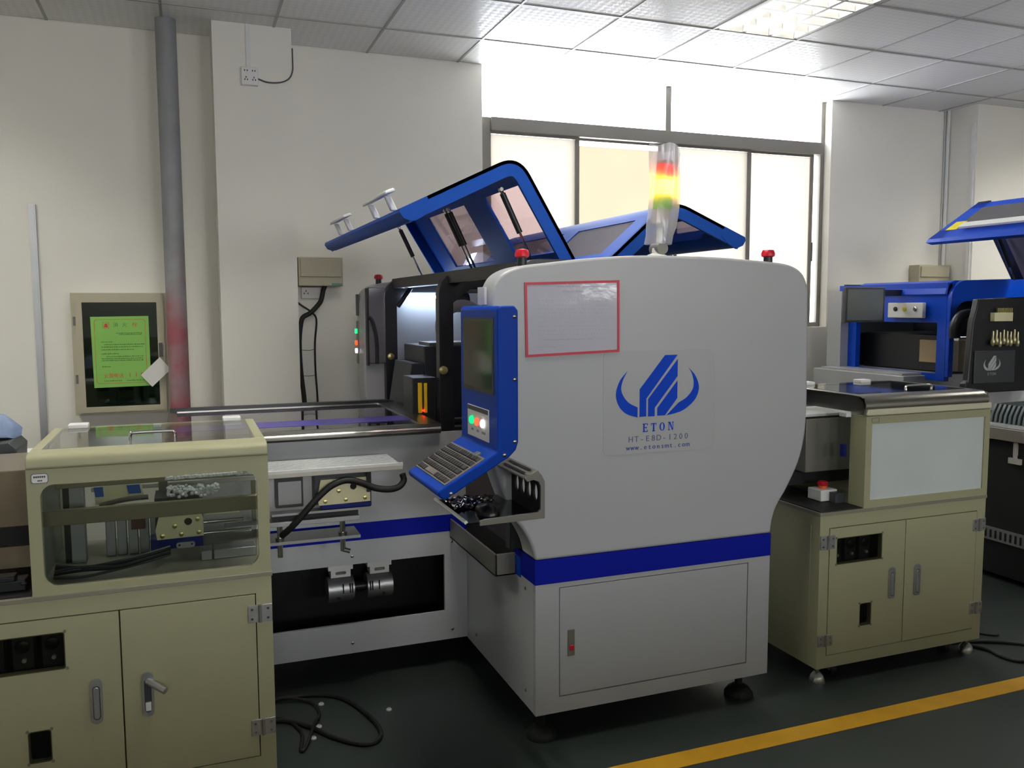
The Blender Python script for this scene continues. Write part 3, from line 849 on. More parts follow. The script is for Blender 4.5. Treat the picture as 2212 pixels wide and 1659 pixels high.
# serif lettering E T O N built from strokes
def serif_word(cells, z0, h, y, parent, mt):
    mb = MB()
    def bx(x0, x1, za, zb, sk):
        mb.prism([(x0, za+sk), (x1, za+sk), (x1, zb+sk), (x0, zb+sk)], [], y-0.0006, y, 'y')
    for ch_, x, w_, sk in cells:
        t, s_ = w_*0.27, h*0.09
        if ch_ == 'E':
            bx(x+w_*0.12, x+w_*0.12+t, z0, z0+h, sk)
            bx(x, x+w_, z0+h-s_, z0+h, sk)
            bx(x, x+w_, z0, z0+s_, sk)
            bx(x+w_*0.3, x+w_*0.75, z0+h*0.47, z0+h*0.56, sk)
            bx(x+w_-w_*0.12, x+w_, z0+h*0.76, z0+h, sk)
            bx(x+w_-w_*0.12, x+w_, z0, z0+h*0.24, sk)
            bx(x+w_*0.68, x+w_*0.78, z0+h*0.36, z0+h*0.66, sk)
        if ch_ == 'T':
            bx(x+w_*0.5-t/2, x+w_*0.5+t/2, z0, z0+h, sk)
            bx(x, x+w_, z0+h-s_, z0+h, sk)
            bx(x, x+w_*0.1, z0+h*0.72, z0+h, sk)
            bx(x+w_*0.9, x+w_, z0+h*0.72, z0+h, sk)
            bx(x+w_*0.25, x+w_*0.75, z0, z0+s_, sk)
        if ch_ == 'O':
            o_ = [(x+w_/2+w_/2*math.cos(a), z0+h/2+h/2*math.sin(a)+sk) for a in [2*math.pi*i/24 for i in range(24)]]
            i_ = [(x+w_/2+w_*0.24*math.cos(a), z0+h/2+h*0.42*math.sin(a)+sk) for a in [2*math.pi*i/24 for i in range(24)]]
            mb.prism(o_, [i_], y-0.0006, y, 'y')
        if ch_ == 'N':
            bx(x+w_*0.12, x+w_*0.22, z0, z0+h, sk)
            bx(x+w_*0.80, x+w_*0.90, z0, z0+h, sk)
            mb.prism([(x+w_*0.12, z0+h+sk), (x+w_*0.40, z0+h+sk), (x+w_*0.90, z0+sk), (x+w_*0.72, z0+sk)], [], y-0.0006, y, 'y')
            bx(x, x+w_*0.35, z0+h-s_, z0+h, sk)
            bx(x, x+w_*0.34, z0, z0+s_, sk)
            bx(x+w_*0.68, x+w_, z0+h-s_, z0+h, sk)
    return mb.build('name_lettering', mt, parent)
serif_word([('E', 1.465, 0.020, 0), ('T', 1.498, 0.021, 0), ('O', 1.532, 0.021, 0.0005), ('N', 1.566, 0.023, 0.001)], 1.064, 0.029, YD, lp, LOGO)
INKM = mat('model_ink_grey', (92, 96, 128), 0.5)
lettering('model_lettering', 'HT-E8D-1200', 1.408, 1.652, 1.031, 0.020, YD, INKM, lp, bold=0.0006)
lettering('address_lettering', 'www.etonsmt.com', 1.400, 1.656, 1.003, 0.017, YD, mat('address_ink_blue', (44, 66, 140), 0.5), lp, bold=0.0006)

# hoods
GLASSL = thin_glass('smoky_hood_acrylic', (242, 228, 233), 0.3, 0.03)
def make_hood(prof_h, prof_c, prof_t, y0, y1, name, label, wins_s, wins_l, sgn, glass, glass2=None):
    """sheet-metal hood: short leg hinge->corner, long leg corner->tip, with flanged sides"""
    H, Cn, T_ = Vector((prof_h[0], prof_h[1])), Vector((prof_c[0], prof_c[1])), Vector((prof_t[0], prof_t[1]))
    R_ = 0.085
    d1, d2 = (H-Cn).normalized(), (T_-Cn).normalized()
    A, B = Cn+d1*R_, Cn+d2*R_
    arc = []
    for i in range(9):
        t = i/8
        arc.append((1-t)**2*A+2*t*(1-t)*Cn+t*t*B)
    outer = [H]+arc+[T_]
    th = 0.055
    def off(k, d):
        p = outer
        a = p[max(k-1, 0)]
        b = p[min(k+1, len(p)-1)]
        dv = (b-a).normalized()
        nrm = Vector((-dv.y, dv.x))*sgn
        return p[k]+nrm*d
    inner = [off(k, th) for k in range(len(outer))]
    hood = MB()
    o2 = [(p.x, p.y) for p in outer]
    i2 = [(p.x, p.y) for p in inner]
    inn = [(off(k, 0.012).x, off(k, 0.012).y) for k in range(len(outer))]
    band = o2+list(reversed(i2))
    hood.prism(band, [], y0, y0+0.014, 'y').prism(band, [], y1-0.014, y1, 'y')
    def strip(k0, k1, ya, yb):
        hood.prism(o2[k0:k1+1]+list(reversed(inn[k0:k1+1])), [], ya, yb, 'y')
    n = len(o2)
    strip(1, n-2, y0, y1)             # rounded corner over full depth
    def legs(pa, pb, wins, rev):
        L = (pb-pa).length
        d = (pb-pa)/L
        nrm = Vector((-d.y, d.x))*sgn*(1)*rev
        def sl_(s0, s1, ya, yb, t0=0.0, t1=0.012, target=None):
            q = [pa+d*s0+nrm*t0, pa+d*s1+nrm*t0, pa+d*s1+nrm*t1, pa+d*s0+nrm*t1]
            (target or hood).prism([(v.x, v.y) for v in q], [], ya, yb, 'y')
        if not wins:
            sl_(0, L, y0, y1)
            return []
        panes = []
        ys = [y0]
        s0, s1 = wins[0][2], wins[0][3]
        sl_(0, s0*L, y0, y1)
        sl_(s1*L, L, y0, y1)
        prev = y0
        for wy0, wy1, _, _ in wins:
            sl_(s0*L, s1*L, prev, wy0)
            prev = wy1
            g = MB()
            sl_(s0*L-0.01, s1*L+0.01, wy0-0.01, wy1+0.01, 0.004, 0.008, g)
            panes.append(g)
        sl_(s0*L, s1*L, prev, y1)
        return panes
    p1 = legs(H, A, wins_s, 1)
    p2 = legs(B, T_, wins_l, 1)
    # rolled lip along the free edge
    dv = d2
    nrm = Vector((-(T_-B).normalized().y, (T_-B).normalized().x))*sgn
    q = [T_-dv*0.09, T_+dv*0.012, T_+dv*0.020+nrm*0.010, T_+dv*0.016+nrm*0.034, T_+nrm*0.050, T_-dv*0.02+nrm*0.058, T_-dv*0.05+nrm*0.056, T_-dv*0.09+nrm*0.04]
    hood.prism([(v.x, v.y) for v in q], [], y0-0.002, y1+0.002, 'y')
    ob = hood.build(name, HOODBLUE, MM, bevel=0.0, label=label)
    for g in p1:
        g.build('hood_window', glass, ob)
    for g in p2:
        g.build('hood_window', glass2 or glass, ob)
    return ob, d2, nrm, T_
hl, d2, nrm, T_ = make_hood((1.338, 1.672), (1.118, 2.035), (0.70, 1.835), 2.85, 4.5, 'left_hood', 'blue raised hood with two white handles', [(2.955, 3.36, 0.12, 0.95), (3.62, 4.22, 0.12, 0.95)], [(2.955, 3.36, 0.12, 0.80), (3.62, 4.22, 0.12, 0.80)], 1, GLASSL)
for ya, yb in ((3.12, 3.54), (4.0, 4.38)):
    h = MB()
    P0 = T_-d2*0.05
    for y in (ya+0.05, yb-0.07):
        b0, b1 = P0, P0-nrm*0.06
        h.prism([(b0.x-0.014, b0.y), (b0.x+0.014, b0.y), (b1.x+0.012, b1.y), (b1.x-0.012, b1.y)], [], y, y+0.02, 'y')
    b1 = P0-nrm*0.062
    h.prism([(b1.x-0.022, b1.y-0.004), (b1.x+0.022, b1.y+0.012), (b1.x+0.012, b1.y+0.022), (b1.x-0.02, b1.y+0.010)], [], ya, yb, 'y')
    h.build('handle', WPLAS, hl, bevel=0.004)
make_hood((1.49, 1.685), (1.742, 1.905), (2.065, 1.772), 2.85, 4.5, 'right_hood', 'blue raised hood on the far side', [(2.98, 3.5, 0.10, 0.9), (3.65, 4.3, 0.10, 0.9)], [(2.98, 3.5, 0.25, 0.85), (3.65, 4.3, 0.25, 0.85)], -1, mat('dark_smoky_sheet', (96, 94, 102), 0.6, spec=0.03), thin_glass('smoky_acrylic', (176, 168, 180), 0.3, 0.06))
for y in (2.90, 3.55, 3.60, 4.45):
    a, b = Vector((1.068, y, 1.915)), Vector((1.198, y, 1.645))
    mid = a.lerp(b, 0.56)
    st = MB().cyl(a.lerp(b, 0.05), mid, 0.011, n=12).build('gas_strut', BLACK, MM, label='black gas strut with chrome rod')
    MB().cyl(mid, b, 0.005, n=8).build('strut_rod', CHROME, st)
    MB().lathe([(0.007, -0.01), (0.010, 0.0), (0.007, 0.012)], a, (0, 1, 0), 10).cyl(a, a.lerp(b, 0.06), 0.007, n=8).build('strut_end', CHROME, st)

# ------------------------------------------------------------------ notice sheet on the cap
NS = thing('notice_sheet', 'laminated instruction sheet in a red frame on the white machine', 'notice', (1.198, 2.569, 1.334))
YN = 2.5685
q = [(1.025, 1.576), (1.369, 1.586), (1.371, 1.344), (1.029, 1.334)]
def inset(q_, d):
    cx_ = sum(p[0] for p in q_)/4
    cz_ = sum(p[1] for p in q_)/4
    return [(p[0]+(d if p[0] < cx_ else -d), p[1]+(d if p[1] < cz_ else -d)) for p in q_]
MB().prism(q, [inset(q, 0.0085)], YN-0.003, YN, 'y').build('red_frame', mat('red_magnet_frame', (190, 36, 62), 0.4), NS)
film = mat('laminated_sheet', (184, 184, 196), 0.12, var=0.03, scale=14, bump=0.12)
MB().prism(inset(q, 0.006), [], YN-0.0012, YN, 'y').build('sheet', film, NS)
nl = MB()
for z_, xa, xb, hh in ((1.545, 1.16, 1.235, 0.006), (1.562, 1.14, 1.30, 0.003), (1.388, 1.09, 1.27, 0.004), (1.365, 1.07, 1.14, 0.003)):
    x = xa
    while x < xb:
        ww = random.uniform(0.003, 0.006)
        nl.box(x, x+ww, YN-0.0016, YN-0.0011, z_, z_+hh)
        x += ww+0.002
for k in range(9):
    z_ = 1.405+0.014*k
    x = 1.075
    while x < 1.325:
        ww = random.uniform(0.002, 0.005)
        nl.box(x, x+ww, YN-0.0015, YN-0.0011, z_, z_+0.0022)
        x += ww+random.uniform(0.002, 0.012)
nl.build('small_print', mat('faint_ink', (164, 164, 176), 0.4), NS, kind='stuff')

# ------------------------------------------------------------------ operator console
OC = thing('operator_console', 'blue operator console with screen, lit buttons and keyboard', 'console', (0.86, 2.5, 0.95))
CY0, CY1 = 2.33, 2.685
prof = [(0.845, 1.071), (0.845, 1.492), (0.853, 1.501), (0.900, 1.501), (0.911, 1.488), (0.911, 1.098), (0.903, 1.075), (0.884, 1.056), (0.690, 0.945), (0.675, 0.944), (0.664, 0.953), (0.661, 0.967)]
MB().prism(prof, [], CY0, CY1, 'y').build('housing', BLUE, OC, bevel=0.005, seg=2)
MB().box(0.8435, 0.846, 2.362, 2.653, 1.236, 1.466).build('screen_bezel', BLACK, OC)
MB().box(0.8425, 0.844, 2.372, 2.643, 1.246, 1.456).build('screen', mat('dark_green_screen', (64, 84, 66), 0.08, var=0.1), OC, bevel=0.001)
bpn = MB().box(0.8425, 0.846, 2.405, 2.61, 1.088, 1.188).build('button_panel', WPLAS, OC, bevel=0.003)
MB().box(0.8418, 0.8428, 2.41, 2.605, 1.172, 1.186).build('panel_header', DGREY, bpn)
for y, mt in ((2.56, emit('console_green', (20, 230, 120), 1.3)), (2.508, emit('console_red', (250, 90, 60), 1.3)), (2.452, emit('console_white', (255, 255, 255), 1.6))):
    MB().lathe([(0.013, 0.0), (0.013, 0.006), (0.009, 0.009)], (0.8425, y, 1.141), (-1, 0, 0), 16).build('lit_button', mt, bpn)
pt = MB()
for y, w_ in ((2.56, 0.022), (2.508, 0.024), (2.452, 0.036)):
    for k in range(4):
        pt.box(0.8422, 0.8426, y-w_/2+w_*k/4, y-w_/2+w_*k/4+w_*0.18, 1.108, 1.115)
pt.build('button_captions', mat('caption_grey', (130, 130, 130), 0.5), bpn)
for z in (1.47, 1.285, 1.10):
    link('screw', scm, OC, (0.899, CY0, z))
link('screw', scm, OC, (0.866, CY0, 1.062))
link('screw', scm, OC, (0.70, CY0, 0.960))
# keyboard on the sloping deck
A_ = Vector((0.845, 0, 1.071))
dk = Vector((0.661-0.845, 0, 0.967-1.071)).normalized()
nk = Vector((dk.z, 0, -dk.x))
if nk.z < 0:
    nk = -nk
def deck(s_, y, h=0.0):
    p = A_+dk*s_+nk*h
    return Vector((p.x, y, p.z))
def deckbox(mb, s0, s1, y0, y1, h0, h1):
    vs = [deck(s0, y0, h0), deck(s1, y0, h0), deck(s1, y1, h0), deck(s0, y1, h0), deck(s0, y0, h1), deck(s1, y0, h1), deck(s1, y1, h1), deck(s0, y1, h1)]
    return mb.add(vs, [(0, 3, 2, 1), (4, 5, 6, 7), (0, 1, 5, 4), (1, 2, 6, 5), (2, 3, 7, 6), (3, 0, 4, 7)])
kb = deckbox(MB(), 0.040, 0.182, 2.345, 2.675, 0.0, 0.003).build('keyboard', mat('keyboard_plate', (120, 114, 108), 0.5), OC)
KEY = mat('key_black', (44, 42, 42), 0.45)
kmesh = {}
rows = 6
for r_ in range(rows):
    s0 = 0.046+r_*0.0225
    n = 15
    wk = (2.667-2.353)/n
    k = 0
    while k < n:
        span = 1
        if r_ == 5 and k == 4:
            span = 5
        elif r_ in (2, 3) and k == n-2:
            span = 2
        y1 = 2.667-wk*k
        y0 = y1-wk*span
        if span not in kmesh:
            b = MB()
            hw, hs_ = wk*span/2-0.0016, 0.0092
            vs = []
            for (ds, dy, dh) in ((-hs_, -hw, 0), (hs_, -hw, 0), (hs_, hw, 0), (-hs_, hw, 0), (-hs_*0.8, -hw*0.85, 0.005), (hs_*0.8, -hw*0.85, 0.005), (hs_*0.8, hw*0.85, 0.005), (-hs_*0.8, hw*0.85, 0.005)):
                p = dk*ds+nk*dh
                vs.append((p.x, dy, p.z))
            b.add(vs, [(0, 3, 2, 1), (4, 5, 6, 7), (0, 1, 5, 4), (1, 2, 6, 5), (2, 3, 7, 6), (3, 0, 4, 7)])
            kmesh[span] = b.mesh('key', mat('key_grey', (112, 106, 100), 0.5) if span == 5 else KEY, (0, 0, 0))
        link('key', kmesh[span], kb, deck(s0+0.010, (y0+y1)/2, 0.003))
        k += span
deckbox(MB(), 0.03, 0.055, 2.40, 2.43, 0.0, 0.008).build('touch_button', GREY, OC, bevel=0.002)
# mouse on the tray
ms = MB()
vs, fs = [], []
NU, NV = 16, 7
for j in range(NV):
    a = math.pi/2*j/(NV-1)
    for i in range(NU):
        b = 2*math.pi*i/NU
        c_, s_ = math.cos(b), math.sin(b)
        e = 0.8
        px_ = math.copysign(abs(c_)**e, c_)*0.033*math.cos(a)**0.6
        py_ = math.copysign(abs(s_)**e, s_)*0.058*math.cos(a)**0.6
        vs.append((0.845+px_, 2.43+py_, 0.8685+0.027*math.sin(a)*(1-0.12*s_)))
for j in range(NV-1):
    for i in range(NU):
        k = (i+1) % NU
        fs.append((j*NU+i, j*NU+k, (j+1)*NU+k, (j+1)*NU+i))
fs.append(tuple(range((NV-1)*NU, NV*NU)))
fs.append(tuple(reversed(range(NU))))
MO = thing('computer_mouse', 'black computer mouse on the glossy tray under the keyboard', 'mouse', (0.845, 2.43, 0.8685))
ms.add(vs, fs).build('mouse_body', mat('mouse_black', (26, 26, 27), 0.3), MO)
MB().cyl((0.842, 2.40, 0.888), (0.848, 2.40, 0.888), 0.009, n=12).build('scroll_wheel', DGREY, MO)
MB().tube([(0.845, 2.48, 0.875), (0.84, 2.53, 0.873), (0.87, 2.58, 0.873), (0.90, 2.62, 0.873), (0.90, 2.655, 0.873)], 0.003, 6).build('mouse_cord', RUBBER, MO)
cf = MB()
nx, ny = 14, 12
cvs, cfs = [], []
for j in range(ny):
    for i in range(nx):
        cvs.append((0.76+0.15*i/(nx-1), 2.49+0.15*j/(ny-1), 0.8695+0.012*abs(math.sin(i*1.3+j*0.7)*math.cos(j*1.1-i*0.4))+random.uniform(0, 0.003)))
for j in range(ny-1):
    for i in range(nx-1):
        cfs.append((j*nx+i, j*nx+i+1, (j+1)*nx+i+1, (j+1)*nx+i))
cf.add(cvs, cfs)
one('plastic_wrap', cf, mat('crinkled_black_film', (20, 20, 21), 0.08), 'crinkled black plastic film on the tray behind the mouse', 'plastic film', (0.83, 2.56, 0.868))

# ------------------------------------------------------------------ signal tower with plastic bag
ST = thing('signal_tower', 'red amber green signal tower under a plastic bag, amber lit', 'signal light', (1.555, 2.63, 1.67))
bb, tt = Vector((1.553, 2.63, 1.668)), Vector((1.582, 2.63, 2.005))
ax = (tt-bb).normalized()
MB().lathe([(0.036, -0.004), (0.036, 0.006), (0.022, 0.012), (0.022, 0.03), (0.012, 0.034), (0.010, 0.075)], bb, ax).build('mount_base', WPLAS, ST)
MB().cyl(bb+ax*0.03+Vector((0, -0.03, 0)), bb+ax*0.03+Vector((0, 0.03, 0)), 0.021, n=20).build('pivot', GREY, ST)
MB().cyl(bb+ax*0.07, bb+ax*0.14, 0.012).build('pole', WPLAS, ST)
MB().cyl(bb+ax*0.115, bb+ax*0.165, 0.030, n=20).build('lamp_foot', mat('tower_grey', (176, 168, 164), 0.5), ST)
MB().cyl(bb+ax*0.165, bb+ax*0.215, 0.031, n=20).build('green_lens', translucent('green_lens', (120, 190, 50), 0.5), ST)
MB().cyl(bb+ax*0.217, bb+ax*0.267, 0.031, n=20).build('amber_lens', emit('amber_lens', (255, 176, 40), 14.0), ST)
MB().cyl(bb+ax*0.269, bb+ax*0.319, 0.031, n=20).build('red_lens', translucent('red_lens', (236, 70, 92), 0.5), ST)
MB().lathe([(0.031, 0.0), (0.031, 0.010), (0.024, 0.014)], bb+ax*0.32, ax).build('top_cap', GREY, ST)
bv, bf = [], []
nu, nv = 24, 12
sx = Vector((1, 0, 0))
for j in range(nv):
    t = j/(nv-1)
    c_ = bb+ax*(0.045+0.335*t)+Vector((0.004*math.sin(5*t), 0, 0))
    for i in range(nu):
        a = 2*math.pi*i/nu
        rr = 0.049*(1+0.07*math.sin(3*a+6*t)+0.05*math.sin(7*a-4*t))*(1.0-0.1*(t < 0.1))
        lift = (0.012*math.cos(a+math.pi)+0.008*math.sin(3*a)) if j == nv-1 else 0
        bv.append(c_+Vector((rr*math.cos(a)*1.12, rr*math.sin(a)*0.9, lift)))
for j in range(nv-1):
    for i in range(nu):
        k = (i+1) % nu
        bf.append((j*nu+i, j*nu+k, (j+1)*nu+k, (j+1)*nu+i))
def bag_mat():
    m = bpy.data.materials.new('thin_plastic_bag')
    m.use_nodes = True
    nt = m.node_tree
    nt.nodes.remove(nt.nodes['Principled BSDF'])
    t = nt.nodes.new('ShaderNodeBsdfTransparent')
    t.inputs[0].default_value = (0.97, 0.97, 0.97, 1)
    tl = nt.nodes.new('ShaderNodeBsdfTranslucent')
    tl.inputs[0].default_value = (0.95, 0.95, 0.95, 1)
    g = nt.nodes.new('ShaderNodeBsdfGlossy')
    g.inputs['Roughness'].default_value = 0.2
    m1 = nt.nodes.new('ShaderNodeMixShader')
    m1.inputs[0].default_value = 0.42
    nt.links.new(t.outputs[0], m1.inputs[1])
    nt.links.new(tl.outputs[0], m1.inputs[2])
    m2 = nt.nodes.new('ShaderNodeMixShader')
    m2.inputs[0].default_value = 0.05
    nt.links.new(m1.outputs[0], m2.inputs[1])
    nt.links.new(g.outputs[0], m2.inputs[2])
    nt.links.new(m2.outputs[0], nt.nodes['Material Output'].inputs[0])
    return m
MB().add(bv, bf).build('plastic_bag', bag_mat(), ST)

# ------------------------------------------------------------------ conveyor cabinets
CY = 2.6
STN = mat('stainless_foot', (170, 170, 166), 0.25, metal=0.9, var=0.05)
FROST = mat('frosted_panel', (198, 206, 204), 0.5, var=0.10, scale=3)
ACRYL = thin_glass('clear_acrylic', (225, 228, 226), 0.2, 0.04)
def hinge_mesh(parent, x0, x1, z0, z1):
    h = MB().box(x0, x1, CY-0.006, CY-0.001, z0, z1).build('hinge', ALU, parent, bevel=0.001)
    xm = (x0+x1)/2
    MB().cyl((xm, CY-0.008, z0), (xm, CY-0.008, z1), 0.005, n=10).build('hinge_pin', GREY, h)
    sc = MB()
    for x in (x0+0.012, x1-0.012):
        for z in (z0+0.012, z1-0.012):
            sc.cyl((x, CY-0.0065, z), (x, CY-0.008, z), 0.004, n=8)
    sc.build('hinge_screws', STEEL, h)
def latch_handle(parent, cx_, z0, z1, opened=False):
    p = MB().prism(rrect(cx_-0.0155, cx_+0.0155, z0, z1, 0.0152), [rrect(cx_-0.0095, cx_+0.0095, z0+0.012, z1-0.02, 0.009)], CY-0.010, CY+0.002, 'y').build('latch_plate', ALU, parent, bevel=0.002)
    MB().prism(rrect(cx_-0.0095, cx_+0.0095, z0+0.012, z1-0.02, 0.009), [], CY-0.003, CY+0.001, 'y').build('latch_recess', DGREY, p)
    if not opened:
        MB().prism(rrect(cx_-0.0082, cx_+0.0078, z0+0.014, z1-0.023, 0.0078), [], CY-0.012, CY-0.002, 'y').build('latch_lever', ALU, p, bevel=0.002)
    else:
        l = MB()
        a = Vector((cx_, CY-0.006, z1-0.026))
        b = Vector((cx_+0.048, CY-0.05, z1-0.046))
        l.cyl(a, b, 0.010, 0.0095, 12)
        l.build('latch_lever', ALU, p)
        MB().box(cx_-0.008, cx_+0.008, CY-0.010, CY-0.002, z0+0.016, z0+0.042).build('lock_plug', WPLAS, p, bevel=0.002)
def make_cabinet(x0, dz, label, seam, opened, left_hinges):
    t = thing('conveyor_cabinet', label, 'cabinet', (x0+0.435, 2.88, 0))
    x1 = x0+0.87
    YB = 3.17
    zt, zb = 0.683+dz, 0.068+dz
    d0, d1 = 0.118+dz*1.4, 0.633+dz
    dl, dr_ = x0+0.045, x0+0.824
    # carcass as panels, so that the openings look into a dark inside
    MB().prism([(x0, zb), (x1, zb), (x1, zt), (x0, zt)], [[(dl, d0), (dr_, d0), (dr_, d1), (dl, d1)]], CY, CY+0.02, 'y').build('front_frame', CREAM, t, bevel=0.001)
    c = MB().box(x0, x0+0.015, CY+0.02, YB, zb, zt).box(x1-0.015, x1, CY+0.02, YB, zb, zt).box(x0+0.015, x1-0.015, YB-0.015, YB, zb, zt).box(x0+0.015, x1-0.015, CY+0.02, YB-0.015, zb, zb+0.015)
    c.build('carcass', CREAM, t)
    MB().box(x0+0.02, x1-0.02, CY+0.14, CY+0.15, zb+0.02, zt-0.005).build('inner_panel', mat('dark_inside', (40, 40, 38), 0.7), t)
    # side access panel with a seam
    MB().box(x0-0.002, x0, CY+0.05, YB-0.05, zb+0.08, zt-0.045).build('side_panel', CREAM, t)
    # doors
    wl = [rrect(x0+0.085, x0+0.306, 0.486+dz, 0.586+dz, 0.006), rrect(x0+0.209, x0+0.261, 0.221+dz*1.4, 0.307+dz*1.4, 0.007)]
    ld = MB().prism([(dl+0.003, d0+0.003), (seam-0.002, d0+0.003), (seam-0.002, d1-0.003), (dl+0.003, d1-0.003)], wl, CY-0.002, CY+0.016, 'y').build('door', CREAM, t, bevel=0.001, label='left door with two dark cut-outs')
    dk_ = thin_glass('dark_tinted_acrylic', (208, 208, 202), 0.1, 0.1)
    MB().prism(rrect(x0+0.082, x0+0.309, 0.483+dz, 0.589+dz, 0.007), [], CY-0.0042, CY-0.0025, 'y').build('cutout_pane', dk_, ld)
    MB().prism(rrect(x0+0.206, x0+0.264, 0.218+dz*1.4, 0.310+dz*1.4, 0.008), [], CY-0.0042, CY-0.0025, 'y').build('cutout_pane', dk_, ld)
    rd = MB().box(seam+0.002, dr_-0.003, CY-0.002, CY+0.016, d0+0.003, d1-0.003).build('door', CREAM, t, bevel=0.001)
    MB().box(seam-0.004, seam+0.004, CY+0.017, CY+0.022, d0, d1).build('door_seal', mat('brown_seal', (96, 88, 52), 0.7), t)
    latch_handle(ld, seam-0.068, 0.311+dz, 0.442+dz)
    latch_handle(rd, seam+0.066, 0.309+dz, 0.440+dz, opened)
    hinge_mesh(rd, x0+0.799, x0+0.869, 0.545+dz, 0.598+dz)
    hinge_mesh(rd, x0+0.799, x0+0.869, 0.186+dz*1.5, 0.236+dz*1.5)
    if left_hinges:
        hinge_mesh(ld, x0+0.001, x0+0.071, 0.550+dz, 0.604+dz)
        hinge_mesh(ld, x0+0.001, x0+0.071, 0.160+dz, 0.205+dz)
    # drive units behind the upper cut-out
    for k in range(3):
        xa = x0+0.090+0.074*k
        u_ = MB().box(xa+0.006, xa+0.060, CY+0.05, CY+0.10, 0.470+dz, 0.60+dz).build('drive_unit', DGREY, t, bevel=0.002)
        MB().lathe([(0.019, 0), (0.019, 0.004), (0.016, 0.006)], (xa+0.032, CY+0.05, 0.543+dz), (0, -1, 0), 18).build('drive_dial', BLACK, u_)
        MB().cyl((xa+0.036, CY+0.05, 0.504+dz), (xa+0.036, CY+0.04, 0.504+dz), 0.006, n=10).build('drive_knob', WPLAS, u_)
    ss = MB()
    for x, z in ((x0+0.310, 0.590+dz), (x0+0.312, 0.484+dz), (x0+0.080, 0.590+dz), (x0+0.080, 0.484+dz), (x0+0.205, 0.311+dz*1.4), (x0+0.265, 0.311+dz*1.4), (x0+0.205, 0.217+dz*1.4), (x0+0.265, 0.217+dz*1.4)):
        ss.cyl((x, CY-0.002, z), (x, CY-0.005, z), 0.0045, n=8)
    ss.build('window_screws', GREY, ld)
    MB().box(x0-0.004, x1+0.003, CY-0.004, YB+0.004, zt, zt+0.013).build('worktop', mat('worktop_edge', (140, 137, 120), 0.4, metal=0.2), t, bevel=0.001)
    for x, y in ((x0+0.035, CY+0.035), (x1-0.035, CY+0.035), (x0+0.035, YB-0.05), (x1-0.035, YB-0.05)):
        foot(x, y, STN, t, zb+0.01, 0.032)
    for x, y in ((x0+0.13, CY+0.07), (x1-0.13, CY+0.07), (x0+0.13, YB-0.08), (x1-0.13, YB-0.08)):
        f = MB().cyl((x-0.012, y, 0.026), (x+0.012, y, 0.026), 0.026, n=18).build('caster', RUBBER, t)
        MB().prism([(y-0.02, 0.026), (y+0.02, 0.026), (y+0.02, zb), (y-0.02, zb)], [], x-0.018, x-0.014, 'x').prism([(y-0.02, 0.026), (y+0.02, 0.026), (y+0.02, zb), (y-0.02, zb)], [], x+0.014, x+0.018, 'x').build('caster_fork', STN, f)
    return t
# left cabinet and its cream hood
LCAB = make_cabinet(-0.656, 0.012, 'cream conveyor cabinet with windowed top at the left edge', -0.206, True, False)
EX0, EX1, EZ0, EZ1 = -0.42, 0.214, 0.708, 1.102
win_ = rrect(-0.389, 0.181, 0.730, 1.019, 0.038, 7)
MB().prism([(EX0, EZ0), (EX1, EZ0), (EX1, 1.062), (EX0, 1.062)], [win_], CY, CY+0.018, 'y').build('window_panel', CREAM, LCAB, bevel=0.003)
MB().prism([(CY+0.018, 1.062), (CY, 1.062), (CY-0.004, 1.066), (CY-0.003, 1.085), (CY+0.006, 1.097), (CY+0.022, 1.102), (CY+0.10, 1.102), (CY+0.10, 1.090), (CY+0.018, 1.085)], [], EX0, EX1, 'x').build('top_front_edge', CREAM, LCAB, bevel=0.004)
eb = MB().box(EX0, EX0+0.03, CY+0.10, 3.168, 1.090, 1.102).box(EX1-0.03, EX1, CY+0.10, 3.168, 1.090, 1.102).box(EX0+0.03, EX1-0.03, 3.14, 3.168, 1.090, 1.102)
eb.build('top_frame', CREAM, LCAB, bevel=0.002)
MB().box(EX0+0.028, EX1-0.028, CY+0.098, 3.15, 1.098, 1.103).build('top_lid', ACRYL, LCAB)
MB().box(-0.385, 0.177, CY+0.010, CY+0.013, 0.734, 1.015).build('front_pane', ACRYL, LCAB)
for x in (-0.345, 0.14):
    MB().box(x-0.03, x+0.03, 3.12, 3.175, 1.102, 1.116).build('lid_hinge', WPLAS, LCAB, bevel=0.003)
MB().tube([(-0.168, 2.775, 1.103), (-0.166, 2.775, 1.122), (-0.15, 2.775, 1.126), (-0.06, 2.775, 1.126), (-0.045, 2.775, 1.122), (-0.043, 2.775, 1.103)], 0.005, 8, 4).build('lid_handle', CHROME, LCAB)
MB().box(EX0, EX0+0.015, CY+0.018, CY+0.10, EZ0, 1.085).box(EX1-0.015, EX1, CY+0.018, CY+0.05, EZ0, 1.085).box(EX0, EX0+0.015, 3.10, 3.168, EZ0, 1.09).box(EX1-0.015, EX1, 3.13, 3.168, EZ0, 1.09).build('corner_posts', CREAM, LCAB)
MB().box(EX0, EX0+0.012, CY+0.10, 3.10, EZ0, 1.06).build('side_sheet', mat('greenish_side_sheet', (120, 128, 116), 0.5), LCAB)
sk = MB().prism(rrect(-0.408, -0.366, 1.0235, 1.051, 0.007), [], CY-0.0012, CY, 'y').build('name_sticker', PAPER, LCAB)
MB().prism(rrect(-0.408, -0.366, 1.0235, 1.051, 0.007), [rrect(-0.4065, -0.3675, 1.025, 1.0495, 0.006)], CY-0.0016, CY-0.0011, 'y').build('sticker_border', mat('sticker_blue', (50, 56, 130), 0.5), sk)
st_ = MB()
for k in range(6):
    st_.box(-0.402+0.005*k, -0.398+0.005*k, CY-0.0016, CY-0.0011, 1.039, 1.044)
